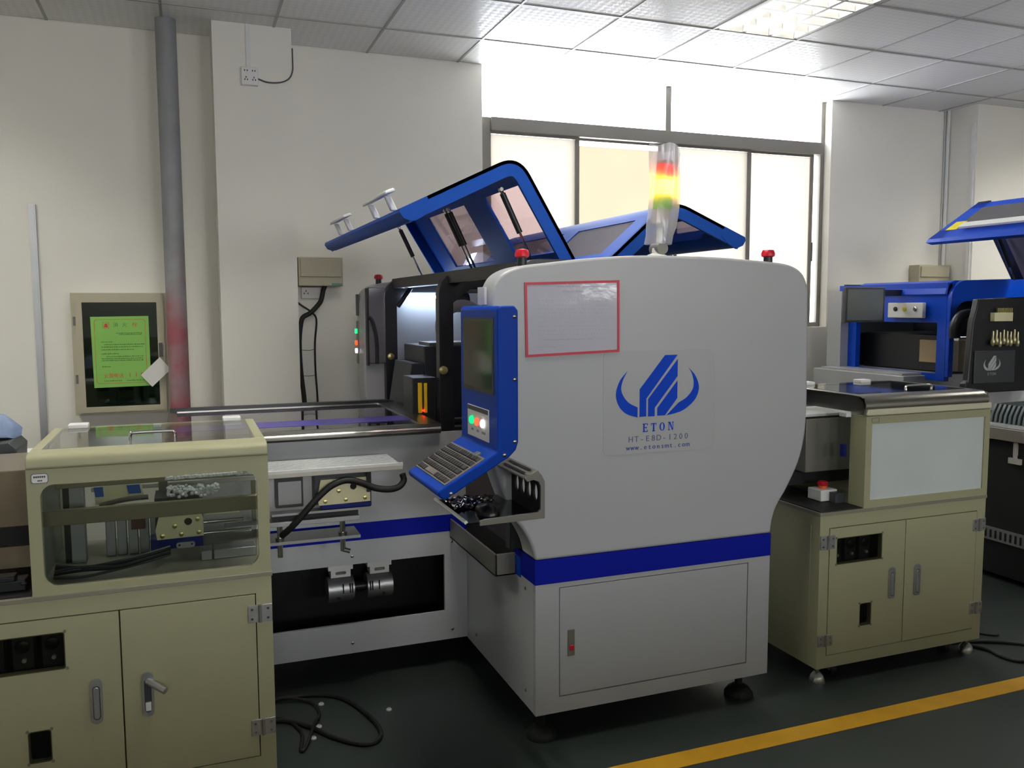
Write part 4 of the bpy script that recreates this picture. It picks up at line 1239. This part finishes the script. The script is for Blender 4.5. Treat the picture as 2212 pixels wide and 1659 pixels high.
for k in range(3):
    st_.box(-0.392+0.004*k, -0.389+0.004*k, CY-0.0016, CY-0.0011, 1.029, 1.033)
st_.build('sticker_print', INKB, sk)
# steel duct and clutter on the open left end
MB().box(-0.70, -0.425, 2.76, 3.10, 0.872, 1.036).build('feed_duct', mat('brownish_steel', (128, 116, 96), 0.35, metal=0.6, var=0.2, scale=7), LCAB, bevel=0.003)
MB().box(-0.70, -0.425, 2.78, 3.08, 0.815, 0.872).build('duct_gap', MATTE, LCAB)
MB().box(-0.70, -0.425, 2.76, 3.10, 0.752, 0.815).build('lower_duct', mat('brownish_steel', (128, 116, 96), 0.35, metal=0.6, var=0.2, scale=7), LCAB)
MB().box(-0.655, -0.425, CY+0.01, 3.1, 0.708, 0.712).build('rubber_mat', RUBBER, LCAB)
MB().box(-0.60, -0.445, 2.66, 2.72, 0.712, 0.742).box(-0.56, -0.47, 2.65, 2.70, 0.742, 0.757).cyl((-0.455, 2.65, 0.735), (-0.44, 2.65, 0.735), 0.005).build('stop_motor', BLACK, LCAB, bevel=0.003)

# ------------------------------------------------------------------ transfer unit through the left cabinet
TU = thing('transfer_unit', 'aluminium transfer rail with cream side plates between cabinet and white machine', 'conveyor', (0.1, 3.05, 0.708))
PLT = mat('pale_plate', (190, 188, 178), 0.45, var=0.05)
CLIP = mat('clear_strip', (206, 210, 208), 0.15, var=0.2, scale=60, bump=0.6)
tp = MB().box(-0.30, 0.714, 2.972, 3.205, 0.915, 0.930).build('top_plate', PLT, TU, bevel=0.002)
MB().box(0.05, 0.705, 2.985, 3.195, 0.930, 0.936).build('plastic_cover', CLIP, tp)
MB().box(0.05, 0.714, 2.972, 2.984, 0.930, 0.940).build('cover_rim', WPLAS, tp)
bbm = MB()
for k in range(26):
    bbm.lathe([(0.0095, 0), (0.008, 0.006), (0.003, 0.009)], (-0.07+0.0105*k, 2.83+random.uniform(-0.003, 0.003), 0.966+random.uniform(-0.002, 0.003)), (0, 0, 1), 8)
for k in range(110):
    bbm.lathe([(0.006, 0), (0.005, 0.004), (0.002, 0.006)], (random.uniform(-0.07, 0.08), random.uniform(2.80, 2.84), random.uniform(0.912, 0.945)), (0, -0.6, 0.8), 7)
bbm.build('bubble_strip', mat('bubble_plastic', (232, 236, 236), 0.08, var=0.1, spec=0.9), TU, kind='stuff')
MB().box(-0.08, 0.20, 2.89, 2.95, 0.960, 0.970).build('strip_tray', mat('smoked_tray', (96, 92, 86), 0.2), TU)
# outer group (between cabinet and machine)
def cream_plate(x0, x1, z0, z1, y, parent, skew=0.012):
    o_ = [(x0+skew, z1), (x0, z0+0.03), (x0+0.004, z0), (x1, z0+0.002), (x1, z1-0.02), (x1-0.006, z1)]
    hx = x0+(x1-x0)*0.68
    p = MB().prism(o_, [circ(hx, z0+(z1-z0)*0.66, 0.012)], y, y+0.01, 'y').build('side_plate', CREAM2, parent, bevel=0.002)
    b = MB()
    for fx, fz in ((0.14, 0.14), (0.53, 0.16), (0.9, 0.18), (0.40, 0.52), (0.88, 0.74)):
        b.lathe([(0.007, 0), (0.007, 0.003), (0.004, 0.004)], (x0+(x1-x0)*fx, y, z0+(z1-z0)*fz), (0, -1, 0), 10)
    b.build('plate_bolts', gold, p)
    MB().cyl((hx, y+0.009, z0+(z1-z0)*0.66), (hx, y+0.011, z0+(z1-z0)*0.66), 0.0125, n=14).build('bore', MATTE, p)
    return p
cream_plate(0.412, 0.598, 0.802, 0.893, 3.0, TU)
BLK = mat('blue_anodised', (22, 34, 120), 0.35, metal=0.3)
MB().box(0.425, 0.603, 3.0, 3.06, 0.786, 0.802).build('blue_block', BLK, TU, bevel=0.002)
MB().box(0.405, 0.605, 3.012, 3.09, 0.802, 0.915).build('carriage', DGREY, TU)
MB().box(0.255, 0.60, 3.0, 3.05, 0.776, 0.784).build('rail_top', ALU, TU)
MB().box(0.255, 0.556, 3.01, 3.05, 0.760, 0.776).build('rail_body', BLACK, TU)
MB().box(0.10, 0.558, 2.995, 3.06, 0.740, 0.756).build('rail_base', ALU, TU, bevel=0.001)
MB().prism(rrect(0.277, 0.375, 0.782, 0.90, 0.004), [rrect(0.288, 0.372, 0.786, 0.876, 0.003)], 3.10, 3.13, 'y').build('square_bracket', DGREY, TU)
lpz = 0.66
MB().box(-0.2, 0.578, 3.09, 3.225, lpz-0.012, lpz).build('lower_plate', ALU, TU, bevel=0.001)
for x in (0.29, 0.515):
    r_ = MB().cyl((x, 3.11, lpz-0.06), (x, 3.11, 0.745), 0.010, n=12).build('support_rod', CHROME, TU)
    MB().cyl((x, 3.11, lpz), (x, 3.11, lpz+0.012), 0.016, n=14).build('rod_nut', STEEL, r_)
MB().cyl((0.515, 3.11, lpz-0.055), (0.54, 3.10, lpz-0.062), 0.009, n=10).build('hose_fitting', CHROME, TU)
MB().tube([(0.715, 2.99, 0.895), (0.72, 2.99, 0.872), (0.70, 2.985, 0.85), (0.66, 2.98, 0.845), (0.61, 2.98, 0.855), (0.56, 2.98, 0.878), (0.51, 2.98, 0.890), (0.46, 2.98, 0.875), (0.42, 2.98, 0.845), (0.385, 2.98, 0.81), (0.35, 2.985, 0.77), (0.315, 3.0, 0.73), (0.29, 3.03, 0.70)], 0.012, 10).build('black_hose', RUBBER, TU)
MB().box(0.585, 0.60, 2.985, 3.0, 0.84, 0.915).build('hose_clip', BLACK, TU)
# inner group seen through the cabinet window
cream_plate(-0.110, 0.030, 0.784, 0.860, 2.80, TU, 0.012)
MB().box(-0.126, 0.027, 2.81, 2.88, 0.750, 0.784).build('blue_block', BLK, TU, bevel=0.002)
MB().prism(rrect(-0.052, 0.003, 0.752, 0.770, 0.008), [circ(-0.043, 0.761, 0.004), circ(-0.006, 0.762, 0.003)], 2.80, 2.81, 'y').build('link_plate', ALU, TU)
MB().box(-0.11, 0.03, 2.82, 2.95, 0.80, 0.91).build('carriage', DGREY, TU)
for z, xa in ((0.828, 0.15), (0.793, 0.173)):
    MB().cyl((0.03, 2.80, z), (xa, 2.80, z), 0.0065, n=10).build('guide_rod', CHROME, TU)
MB().box(0.035, 0.14, 2.83, 2.86, 0.842, 0.862).build('small_cream_block', CREAM2, TU, bevel=0.002)
MB().box(0.057, 0.185, 2.79, 2.86, 0.708, 0.738).build('cylinder_body', ALU, TU, bevel=0.002)
MB().box(0.02, 0.052, 2.79, 2.86, 0.708, 0.738).build('cylinder_body', ALU, TU, bevel=0.002)
MB().box(-0.405, 0.198, 2.69, 2.715, 0.880, 0.924).build('cross_bar', mat('olive_bar', (150, 142, 116), 0.4, metal=0.2), TU, bevel=0.002)
MB().box(-0.385, 0.198, 2.86, 2.885, 0.954, 0.970).build('cross_bar', mat('olive_bar', (150, 142, 116), 0.4, metal=0.2), TU, bevel=0.002)
MB().box(-0.356, -0.314, 2.90, 2.94, 0.708, 0.95).build('upright', ALU, TU, bevel=0.002)
MB().box(-0.375, -0.357, 2.92, 2.96, 0.708, 0.95).build('upright', BLACK, TU)
MB().box(-0.10, -0.073, 2.93, 2.96, 0.84, 0.95).build('upright', GREY, TU)
for k in range(5):
    MB().box(-0.262+0.033*k, -0.234+0.033*k, 2.95, 2.98, 0.708, 0.825).build('fin', ALU, TU, bevel=0.002)
MB().box(-0.27, -0.10, 2.94, 2.99, 0.826, 0.842).build('fin_cap', DGREY, TU)
MB().box(-0.185, -0.145, 2.92, 2.95, 0.795, 0.83).build('red_sensor', mat('dull_red', (96, 46, 42), 0.5), TU)
cb = MB().prism([(-0.283, 0.885), (-0.285, 0.945), (-0.15, 0.945), (-0.142, 0.905)], [], 2.906, 2.914, 'y').build('side_plate', CREAM2, TU)
MB().prism([(-0.282, 0.912), (-0.286, 0.943), (-0.26, 0.943), (-0.258, 0.912)], [], 2.903, 2.906, 'y').build('blue_label', mat('cyan_blue', (30, 90, 180), 0.4), cb)
MB().prism([(-0.187, 0.915), (-0.192, 0.943), (-0.155, 0.943), (-0.150, 0.915)], [], 2.903, 2.906, 'y').build('blue_label', mat('cyan_blue', (30, 90, 180), 0.4), cb)
MB().tube([(-0.27, 2.895, 0.885), (-0.2, 2.893, 0.900), (-0.13, 2.893, 0.903)], 0.008, 8).build('grey_hose', GREY, TU)
for k in range(5):
    z = 0.716+0.006*k
    MB().tube([(-0.385, 2.74+0.012*k, z), (-0.31, 2.72+0.012*k, z+0.012*math.sin(k)), (-0.22, 2.74, z+0.006), (-0.14, 2.77, z+0.012), (-0.07, 2.80, z+0.02)], 0.005, 6).build('wire', RUBBER if k % 2 else DGREY, TU)

# ------------------------------------------------------------------ right cabinet
RCAB = make_cabinet(2.271, 0.0, 'cream conveyor cabinet with steel top and frosted panel at the right', 2.703, False, True)
RX0, RX1 = 2.482, 3.145
MB().prism([(RX0, 0.696), (RX1, 0.696), (RX1, 1.062), (RX0, 1.062)], [[(2.512, 0.726), (3.116, 0.726), (3.116, 1.031), (2.512, 1.031)]], CY, CY+0.02, 'y').build('panel_frame', CREAM, RCAB, bevel=0.002)
MB().box(2.512, 3.116, CY+0.006, CY+0.012, 0.726, 1.031).build('frosted_panel', FROST, RCAB)
MB().box(RX0, RX0+0.02, CY+0.02, 2.685, 0.696, 1.062).build('left_post', CREAM, RCAB)
MB().box(RX1-0.02, RX1, CY+0.02, 3.1, 0.696, 1.062).box(RX0, RX1, 3.09, 3.11, 0.696, 1.062).build('rear_sheets', CREAM, RCAB)
MB().box(RX0, RX1, CY-0.006, CY+0.02, 1.064, 1.092).build('front_strip', mat('pale_strip', (206, 202, 176), 0.35), RCAB, bevel=0.006)
tpf = [(CY-0.006, 1.092), (CY-0.008, 1.110), (CY+0.004, 1.130), (CY+0.024, 1.140), (CY+0.08, 1.142), (CY+0.08, 1.134), (CY+0.026, 1.132), (CY+0.008, 1.122), (CY+0.004, 1.092)]
MB().prism(tpf, [], RX0-0.012, RX1-0.02, 'x').build('steel_top', STEEL, RCAB)
MB().box(RX0-0.012, RX0+0.03, CY+0.08, 3.12, 1.132, 1.142).box(RX1-0.06, RX1-0.02, CY+0.08, 3.12, 1.132, 1.142).box(RX0+0.03, RX1-0.06, 3.09, 3.12, 1.132, 1.142).build('top_frame', STEEL, RCAB)
MB().box(RX0-0.012, RX0-0.006, CY, 3.12, 1.075, 1.135).build('top_skirt', STEEL, RCAB)
MB().box(RX1-0.026, RX1-0.02, CY, 3.12, 1.075, 1.135).build('top_skirt', STEEL, RCAB)
MB().box(RX0+0.028, RX1-0.058, CY+0.078, 3.10, 1.138, 1.144).build('top_lid', ACRYL, RCAB)
for x in (2.60, 2.92):
    MB().box(x-0.03, x+0.03, 3.07, 3.12, 1.142, 1.156).build('lid_hinge', WPLAS, RCAB, bevel=0.003)
MB().tube([(2.80, 2.72, 1.143), (2.80, 2.72, 1.158), (2.82, 2.72, 1.162), (2.92, 2.72, 1.162), (2.94, 2.72, 1.158), (2.94, 2.72, 1.143)], 0.005, 8, 4).build('lid_handle', CHROME, RCAB)
MB().box(2.36, 2.66, 2.80, 3.05, 0.812, 1.032).build('feed_duct', GREY, RCAB, bevel=0.003)
MB().box(2.30, 2.66, 2.86, 3.08, 0.75, 0.812).build('duct_gap', MATTE, RCAB)
MB().box(2.36, 2.66, 2.82, 3.05, 1.04, 1.05).build('pale_shelf', WPLAS, RCAB)
MB().box(2.275, 2.48, CY+0.004, 3.1, 0.696, 0.700).build('rubber_mat', RUBBER, RCAB)
MB().box(2.455, 2.47, 2.69, 2.71, 0.89, 0.94).build('blue_sensor', BLK, RCAB)
MB().box(2.436, 2.462, 2.66, 2.70, 1.055, 1.073).build('lid_stop', WPLAS, RCAB, bevel=0.002)
MB().box(2.43, 2.476, 2.70, 2.80, 0.70, 0.74).build('stop_motor', DGREY, RCAB)
mk = MB().prism(rrect(2.508, 2.546, 1.037, 1.056, 0.005), [rrect(2.5095, 2.5445, 1.0385, 1.0545, 0.004)], CY-0.001, CY, 'y').build('name_sticker', GREY, RCAB)
# emergency stop box on the right cabinet
EB = thing('stop_button_box', 'white box with red emergency stop button on the right cabinet worktop', 'button box', (2.43, 2.777, 0.70))
MB().box(2.388, 2.470, 2.735, 2.815, 0.702, 0.748).build('box_body', WPLAS, EB, bevel=0.003)
MB().cyl((2.43, 2.775, 0.746), (2.43, 2.775, 0.760), 0.018, n=18).build('orange_collar', mat('orange_plastic', (240, 110, 40), 0.4), EB)
MB().lathe([(0.019, 0), (0.021, 0.004), (0.021, 0.014), (0.015, 0.019)], (2.43, 2.775, 0.759), (0, 0, 1), 20).build('red_button', RED, EB)

# ------------------------------------------------------------------ second machine at the right, behind
BM = thing('placement_machine', 'blue and black placement machine with open hood at the right edge', 'machine', (4.9, 3.9, 0))
B2 = mat('bright_blue_paint', (12, 72, 196), 0.3, var=0.04, spec=0.35)
MB().box(4.40, 5.9, 4.30, 5.16, 0.10, 1.03).build('rear_body', WHITE, BM, bevel=0.006)
MB().box(4.42, 4.80, 4.33, 5.10, 1.03, 1.045).build('table_rim', WHITE, BM, bevel=0.002)
MB().prism([(4.15, 1.0), (4.74, 1.0), (5.12, 1.0), (5.12, 1.64), (4.15, 1.64)], [[(4.22, 1.046), (4.94, 1.046), (4.94, 1.38), (4.22, 1.38)]], 4.59, 4.63, 'x').build('side_portal', B2, BM, bevel=0.01)
MB().prism([(5.02, 1.045), (5.16, 1.045), (5.16, 1.6), (5.02, 1.6)], [], 4.52, 4.59, 'x').build('white_post', WHITE, BM)
MB().prism([(4.575, 1.56), (4.60, 1.635), (4.66, 1.655), (5.4, 1.655), (5.4, 1.61), (4.66, 1.61), (4.63, 1.56)], [], 4.15, 4.95, 'y').build('top_beam', B2, BM, bevel=0.008)
MB().box(5.30, 5.5, 3.0, 5.1, 1.03, 1.65).build('inner_wall', GASGREY, BM)
MB().box(4.63, 5.5, 5.10, 5.12, 1.03, 1.65).build('inner_back_panel', GASGREY, BM)
MB().box(4.72, 5.3, 4.32, 5.0, 1.045, 1.30).build('inner_gantry', BLACK, BM, bevel=0.01)
MB().box(4.70, 4.72, 4.23, 4.46, 1.11, 1.26).build('inner_tan_reflection', mat('tan_reflection_paint', (170, 148, 110), 0.4), BM)  # tan plate, a reflection put in as colour
MB().box(4.72, 5.3, 4.16, 4.30, 1.06, 1.26).build('inner_roller_cover', mat('grey_brown_cover', (120, 110, 96), 0.4), BM)
MB().cyl((4.74, 4.2, 1.275), (5.3, 4.2, 1.275), 0.02, n=12).build('roller', CHROME, BM)
def arch2():
    o_ = [(4.59, 1.03)]
    for i in range(7):
        a = math.pi-math.pi/2*i/6
        o_.append((4.59+0.13+0.13*math.cos(a), 1.525+0.13*math.sin(a)))
    o_ += [(5.5, 1.68), (5.5, 1.52)]
    for i in range(7):
        a = math.pi/2+math.pi/2*i/6
        o_.append((4.735+0.105*math.cos(a), 1.415+0.105*math.sin(a)))
    o_ += [(4.63, 1.03)]
    return o_
MB().prism(arch2(), [], 4.12, 4.15, 'y').build('arch_rib', B2, BM, bevel=0.004)
mo = MB().box(4.085, 4.42, 4.5, 4.53, 1.382, 1.616).build('monitor', DGREY, BM, bevel=0.004)
MB().box(4.10, 4.40, 4.497, 4.5, 1.397, 1.602).build('monitor_screen', mat('grey_screen', (112, 116, 112), 0.2, var=0.1), mo)
MB().box(4.41, 4.60, 4.52, 4.56, 1.56, 1.60).build('monitor_arm', BLACK, mo)
bx_ = MB().box(4.545, 4.575, 4.30, 4.60, 1.41, 1.512).build('button_box', WPLAS, BM, bevel=0.004)
for y, mt in ((4.53, BLACK), (4.45, mat('yellow_button', (206, 190, 40), 0.4)), (4.36, CHROME)):
    MB().lathe([(0.016, 0), (0.016, 0.006), (0.011, 0.010)], (4.545, y, 1.47), (-1, 0, 0), 14).build('button', mt, bx_)
# open hood: long leg up and away, short leg down to the hinge
hd2 = MB()
hy0, hy1 = 2.9, 4.1
tip, cor, hin = Vector((4.355, 1.905)), Vector((4.75, 2.14)), Vector((5.09, 1.66))
def seg2(a, b, ya, yb, t, target):
    target.slab((a.x, a.y), (b.x, b.y), ya, yb, t)
Ld = (cor-tip)
seg2(tip, tip+Ld*0.25, hy0, hy1, -0.02, hd2)
seg2(tip+Ld*0.85, cor, hy0, hy1, -0.02, hd2)
seg2(tip, cor, hy1-0.10, hy1, -0.02, hd2)
hd2.prism([(tip.x, tip.y), (tip.x-0.018, tip.y-0.022), (tip.x+0.03, tip.y-0.034), (tip.x+0.06, tip.y+0.01)], [], hy0, hy1, 'y')
ho2 = hd2.build('open_hood', B2, BM, label='bright blue raised hood with dark window')
g2 = MB()
seg2(tip+Ld*0.24, tip+Ld*0.86, hy0, hy1-0.095, -0.012, g2)
g2.build('hood_window', mat('dark_hood_sheet', (92, 90, 92), 0.15), ho2)
sh = MB()
seg2(cor, hin, hy1-0.09, hy1, 0.02, sh)
sh.build('hood_side', BLACK, ho2)
sg = MB()
seg2(cor.lerp(hin, 0.1), hin, hy0, hy1-0.09, 0.008, sg)
sg.build('hood_window', mat('grey_purple_sheet', (120, 116, 132), 0.2), ho2)
wl_ = MB()
p_ = tip+Ld*0.20
wl_.slab((p_.x-0.02, p_.y+0.006), (p_.x+0.03, p_.y+0.036), 3.0, 3.93, 0.012)
wl_.build('white_edge_glow', WPLAS, ho2)  # white bar painted in for the bright line of light on the hood
yl_ = MB()
a_, b_ = tip+Ld*0.22, tip+Ld*0.45
yl_.slab((a_.x, a_.y+0.0005), (b_.x, b_.y+0.0005), 3.97, 4.05, 0.003)
yl_.build('warning_label', mat('yellow_label', (232, 214, 40), 0.5), ho2)
gst = MB().cyl((4.86, 4.02, 1.92), (4.97, 4.02, 1.74), 0.012, n=10).build('gas_strut', BLACK, BM)
MB().cyl((4.97, 4.02, 1.74), (5.02, 4.02, 1.655), 0.005, n=8).build('strut_rod', CHROME, gst)
# black placement head with white emblem
hb = MB().prism([(4.165, 1.06), (4.185, 1.40), (4.205, 1.46), (4.22, 1.53), (4.85, 1.55), (4.85, 0.99), (4.145, 0.99), (4.145, 1.05)], [], 3.6, 3.64, 'y').build('head_body', BLACK, BM, bevel=0.006)
hp = MB().box(4.20, 4.52, 3.59, 3.6, 1.045, 1.235).build('head_cover', DGREY, BM, bevel=0.004)
e2 = MB()
for s_ in logo_shapes(0.40, 0.40, 4.335, 1.16):
    e2.prism(s_, [], 3.5885, 3.59, 'y')
e2.build('emblem', mat('emblem_white', (190, 192, 194), 0.5), hp)
lettering('name_lettering', 'ETON', 4.30, 4.37, 1.092, 0.016, 3.5895, mat('emblem_white', (190, 192, 194), 0.5), hp)
for k in range(8):
    nz_ = MB().lathe([(0.006, 0), (0.012, 0.012), (0.012, 0.03), (0.007, 0.04), (0.005, 0.085)], (4.315+0.028*k, 3.575, 1.262+0.008*math.sin(2.4*k)), (0, 0, 1), 8).build('nozzle', mat('nozzle_brass', (176, 170, 130), 0.35, metal=0.6), BM)
MB().box(4.315, 4.46, 3.57, 3.60, 1.402, 1.452).build('connector_block', CREAM2, BM, bevel=0.002)
pn = MB()
for k in range(10):
    pn.box(4.345+0.012*k, 4.352+0.012*k, 3.575, 3.585, 1.452, 1.478)
pn.build('gold_pins', gold, BM)
MB().tube([(4.50, 4.0, 1.29), (4.50, 4.0, 1.37), (4.56, 4.0, 1.43), (4.68, 4.0, 1.44)], 0.034, 10).build('cable_chain', BLACK, BM)
# lower black body with feeder racks
MB().box(4.09, 5.3, 3.0, 4.28, 0.03, 0.77).build('lower_body', MATTE, BM, bevel=0.004)
MB().box(4.05, 4.9, 2.95, 3.42, 0.775, 0.84).build('feeder_table', mat('grey_brown_table', (132, 126, 116), 0.4), BM, bevel=0.003)
for k in range(16):
    y = 2.98+0.028*k
    MB().prism([(4.12, 0.84), (4.5, 0.84), (4.5, 0.96), (4.16, 0.955), (4.13, 0.90)], [], y, y+0.014, 'y').build('feeder', mat('feeder_grey', (92, 104, 106), 0.4), BM)
MB().box(4.07, 4.16, 2.98, 3.45, 0.842, 0.855).build('plastic_waste_tray', CLIP, BM)
MB().box(4.078, 4.09, 3.0, 4.28, 0.215, 0.285).build('slotted_rail', ALU, BM)
sr = MB()
for k in range(40):
    sr.box(4.0765, 4.078, 3.03+0.03*k, 3.042+0.03*k, 0.228, 0.272)
sr.build('rail_slots', MATTE, BM)
MB().prism([(3.205, 0.70), (3.225, 0.70), (3.225, 0.76), (3.205, 0.76)], [], 4.076, 4.09, 'x').box(4.074, 4.09, 3.18, 3.25, 0.655, 0.685).cyl((4.082, 3.215, 0.67), (4.082, 3.215, 0.77), 0.011, n=10).build('white_bracket', PLT, BM)
for x, y in ((4.16, 3.1), (4.16, 4.1), (5.2, 3.1), (5.2, 4.1), (5.6, 4.9), (4.6, 5.0)):
    foot(x, y, STN, BM, 0.12, 0.04)

# ------------------------------------------------------------------ small things on the floor and at the left edge
one('floor_cable', MB().tube([(0.20, 3.20, 0.008), (0.277, 3.246, 0.008), (0.414, 3.234, 0.008), (0.509, 3.163, 0.008), (0.568, 3.013, 0.008), (0.593, 2.874, 0.008), (0.566, 2.80, 0.008), (0.509, 2.797, 0.008), (0.428, 2.879, 0.008), (0.363, 2.982, 0.008), (0.28, 3.06, 0.010), (0.18, 3.08, 0.008)], 0.008, 8, 6), RUBBER,
    'thick black cable looped on the floor beside the left cabinet', 'cable', (0.4, 3.0, 0.0))
one('floor_cable', MB().tube([(0.20, 3.13, 0.006), (0.292, 3.065, 0.006), (0.33, 2.95, 0.006), (0.312, 2.832, 0.006), (0.335, 2.86, 0.006), (0.378, 2.976, 0.022), (0.409, 3.075, 0.006), (0.39, 3.181, 0.006), (0.30, 3.22, 0.022), (0.2, 3.215, 0.006)], 0.006, 8, 6), RUBBER,
    'thinner black cable in a narrow loop inside the thick floor cable', 'cable', (0.33, 3.0, 0.0))
def cap_(x, y, label):
    one('clear_disc', MB().lathe([(0.011, 0), (0.011, 0.004), (0.007, 0.008), (0.004, 0.008), (0.004, 0.004)], (x, y, 0), (0, 0, 1), 12), mat('clear_cap', (190, 194, 190), 0.15), label, 'disc', (x, y, 0), 0.0, 'clear plastic discs on the floor')
cap_(0.428, 3.158, 'clear plastic disc on the floor inside the far side of the cable loop')
cap_(0.657, 3.021, 'clear plastic disc on the floor right of the cable loop')
cap_(0.394, 2.985, 'clear plastic disc on the floor beside the crossing of the cables')
cap_(0.364, 2.908, 'clear plastic disc on the floor inside the near side of the cable loop')
one('floor_cable', MB().tube([(3.12, 2.72, 0.008), (3.20, 2.70, 0.008), (3.30, 2.66, 0.008), (3.40, 2.585, 0.008), (3.46, 2.50, 0.008), (3.42, 2.43, 0.008), (3.30, 2.435, 0.008), (3.21, 2.475, 0.008), (3.19, 2.54, 0.008), (3.20, 2.60, 0.008), (3.16, 2.68, 0.008)], 0.007, 8, 6), RUBBER,
    'black cable looped on the floor beside the right cabinet', 'cable', (3.3, 2.6, 0.0))
one('cable_scrap', MB().tube([(3.33, 2.77, 0.004), (3.345, 2.745, 0.004), (3.375, 2.72, 0.004), (3.40, 2.715, 0.004)], 0.004, 6, 4), RUBBER,
    'short black cable scrap on the floor behind the right cabinet', 'cable', (3.36, 2.74, 0.0))
# bench and bag at the far left edge
LB = thing('side_bench', 'pale bench top behind the left cabinet at the picture edge', 'bench', (-0.95, 3.5, 0))
MB().box(-1.5, -0.50, 3.25, 3.75, 0.93, 0.955).build('bench_top', WPLAS, LB, bevel=0.004)
for x in (-1.45, -0.56):
    for y in (3.3, 3.7):
        MB().box(x, x+0.04, y-0.02, y+0.02, 0, 0.93).build('leg', GREY, LB)
one('parts_tray', MB().prism([(-0.75, 0.956), (-0.557, 0.956), (-0.553, 1.02), (-0.575, 1.045), (-0.75, 1.03)], [], 3.28, 3.5, 'y').box(-0.60, -0.565, 3.277, 3.28, 0.965, 1.0), DGREY,
    'dark grey plastic box on the pale bench at the left edge', 'box', (-0.65, 3.39, 0.955), bevel=0.006)
nvs, nfs = [], []
for j in range(7):
    for i in range(14):
        a = 2*math.pi*i/14
        t = j/6
        r_ = (0.10*math.cos(t*1.45))*(1+0.12*math.sin(5*a+j))
        nvs.append((-0.66+r_*math.cos(a), 3.42+0.7*r_*math.sin(a), 1.05+0.085*math.sin(t*1.57)+0.006*math.sin(4*a+j*2)))
for j in range(6):
    for i in range(14):
        k = (i+1) % 14
        nfs.append((j*14+i, j*14+k, (j+1)*14+k, (j+1)*14+i))
nfs += [tuple(range(84, 98)), tuple(reversed(range(14)))]
one('cloth_bundle', MB().add(nvs, nfs), mat('blue_white_cloth', (132, 150, 182), 0.6, var=0.4, scale=22), 'crumpled blue and white bundle on the dark box at the left edge', 'bundle', (-0.66, 3.42, 1.045))
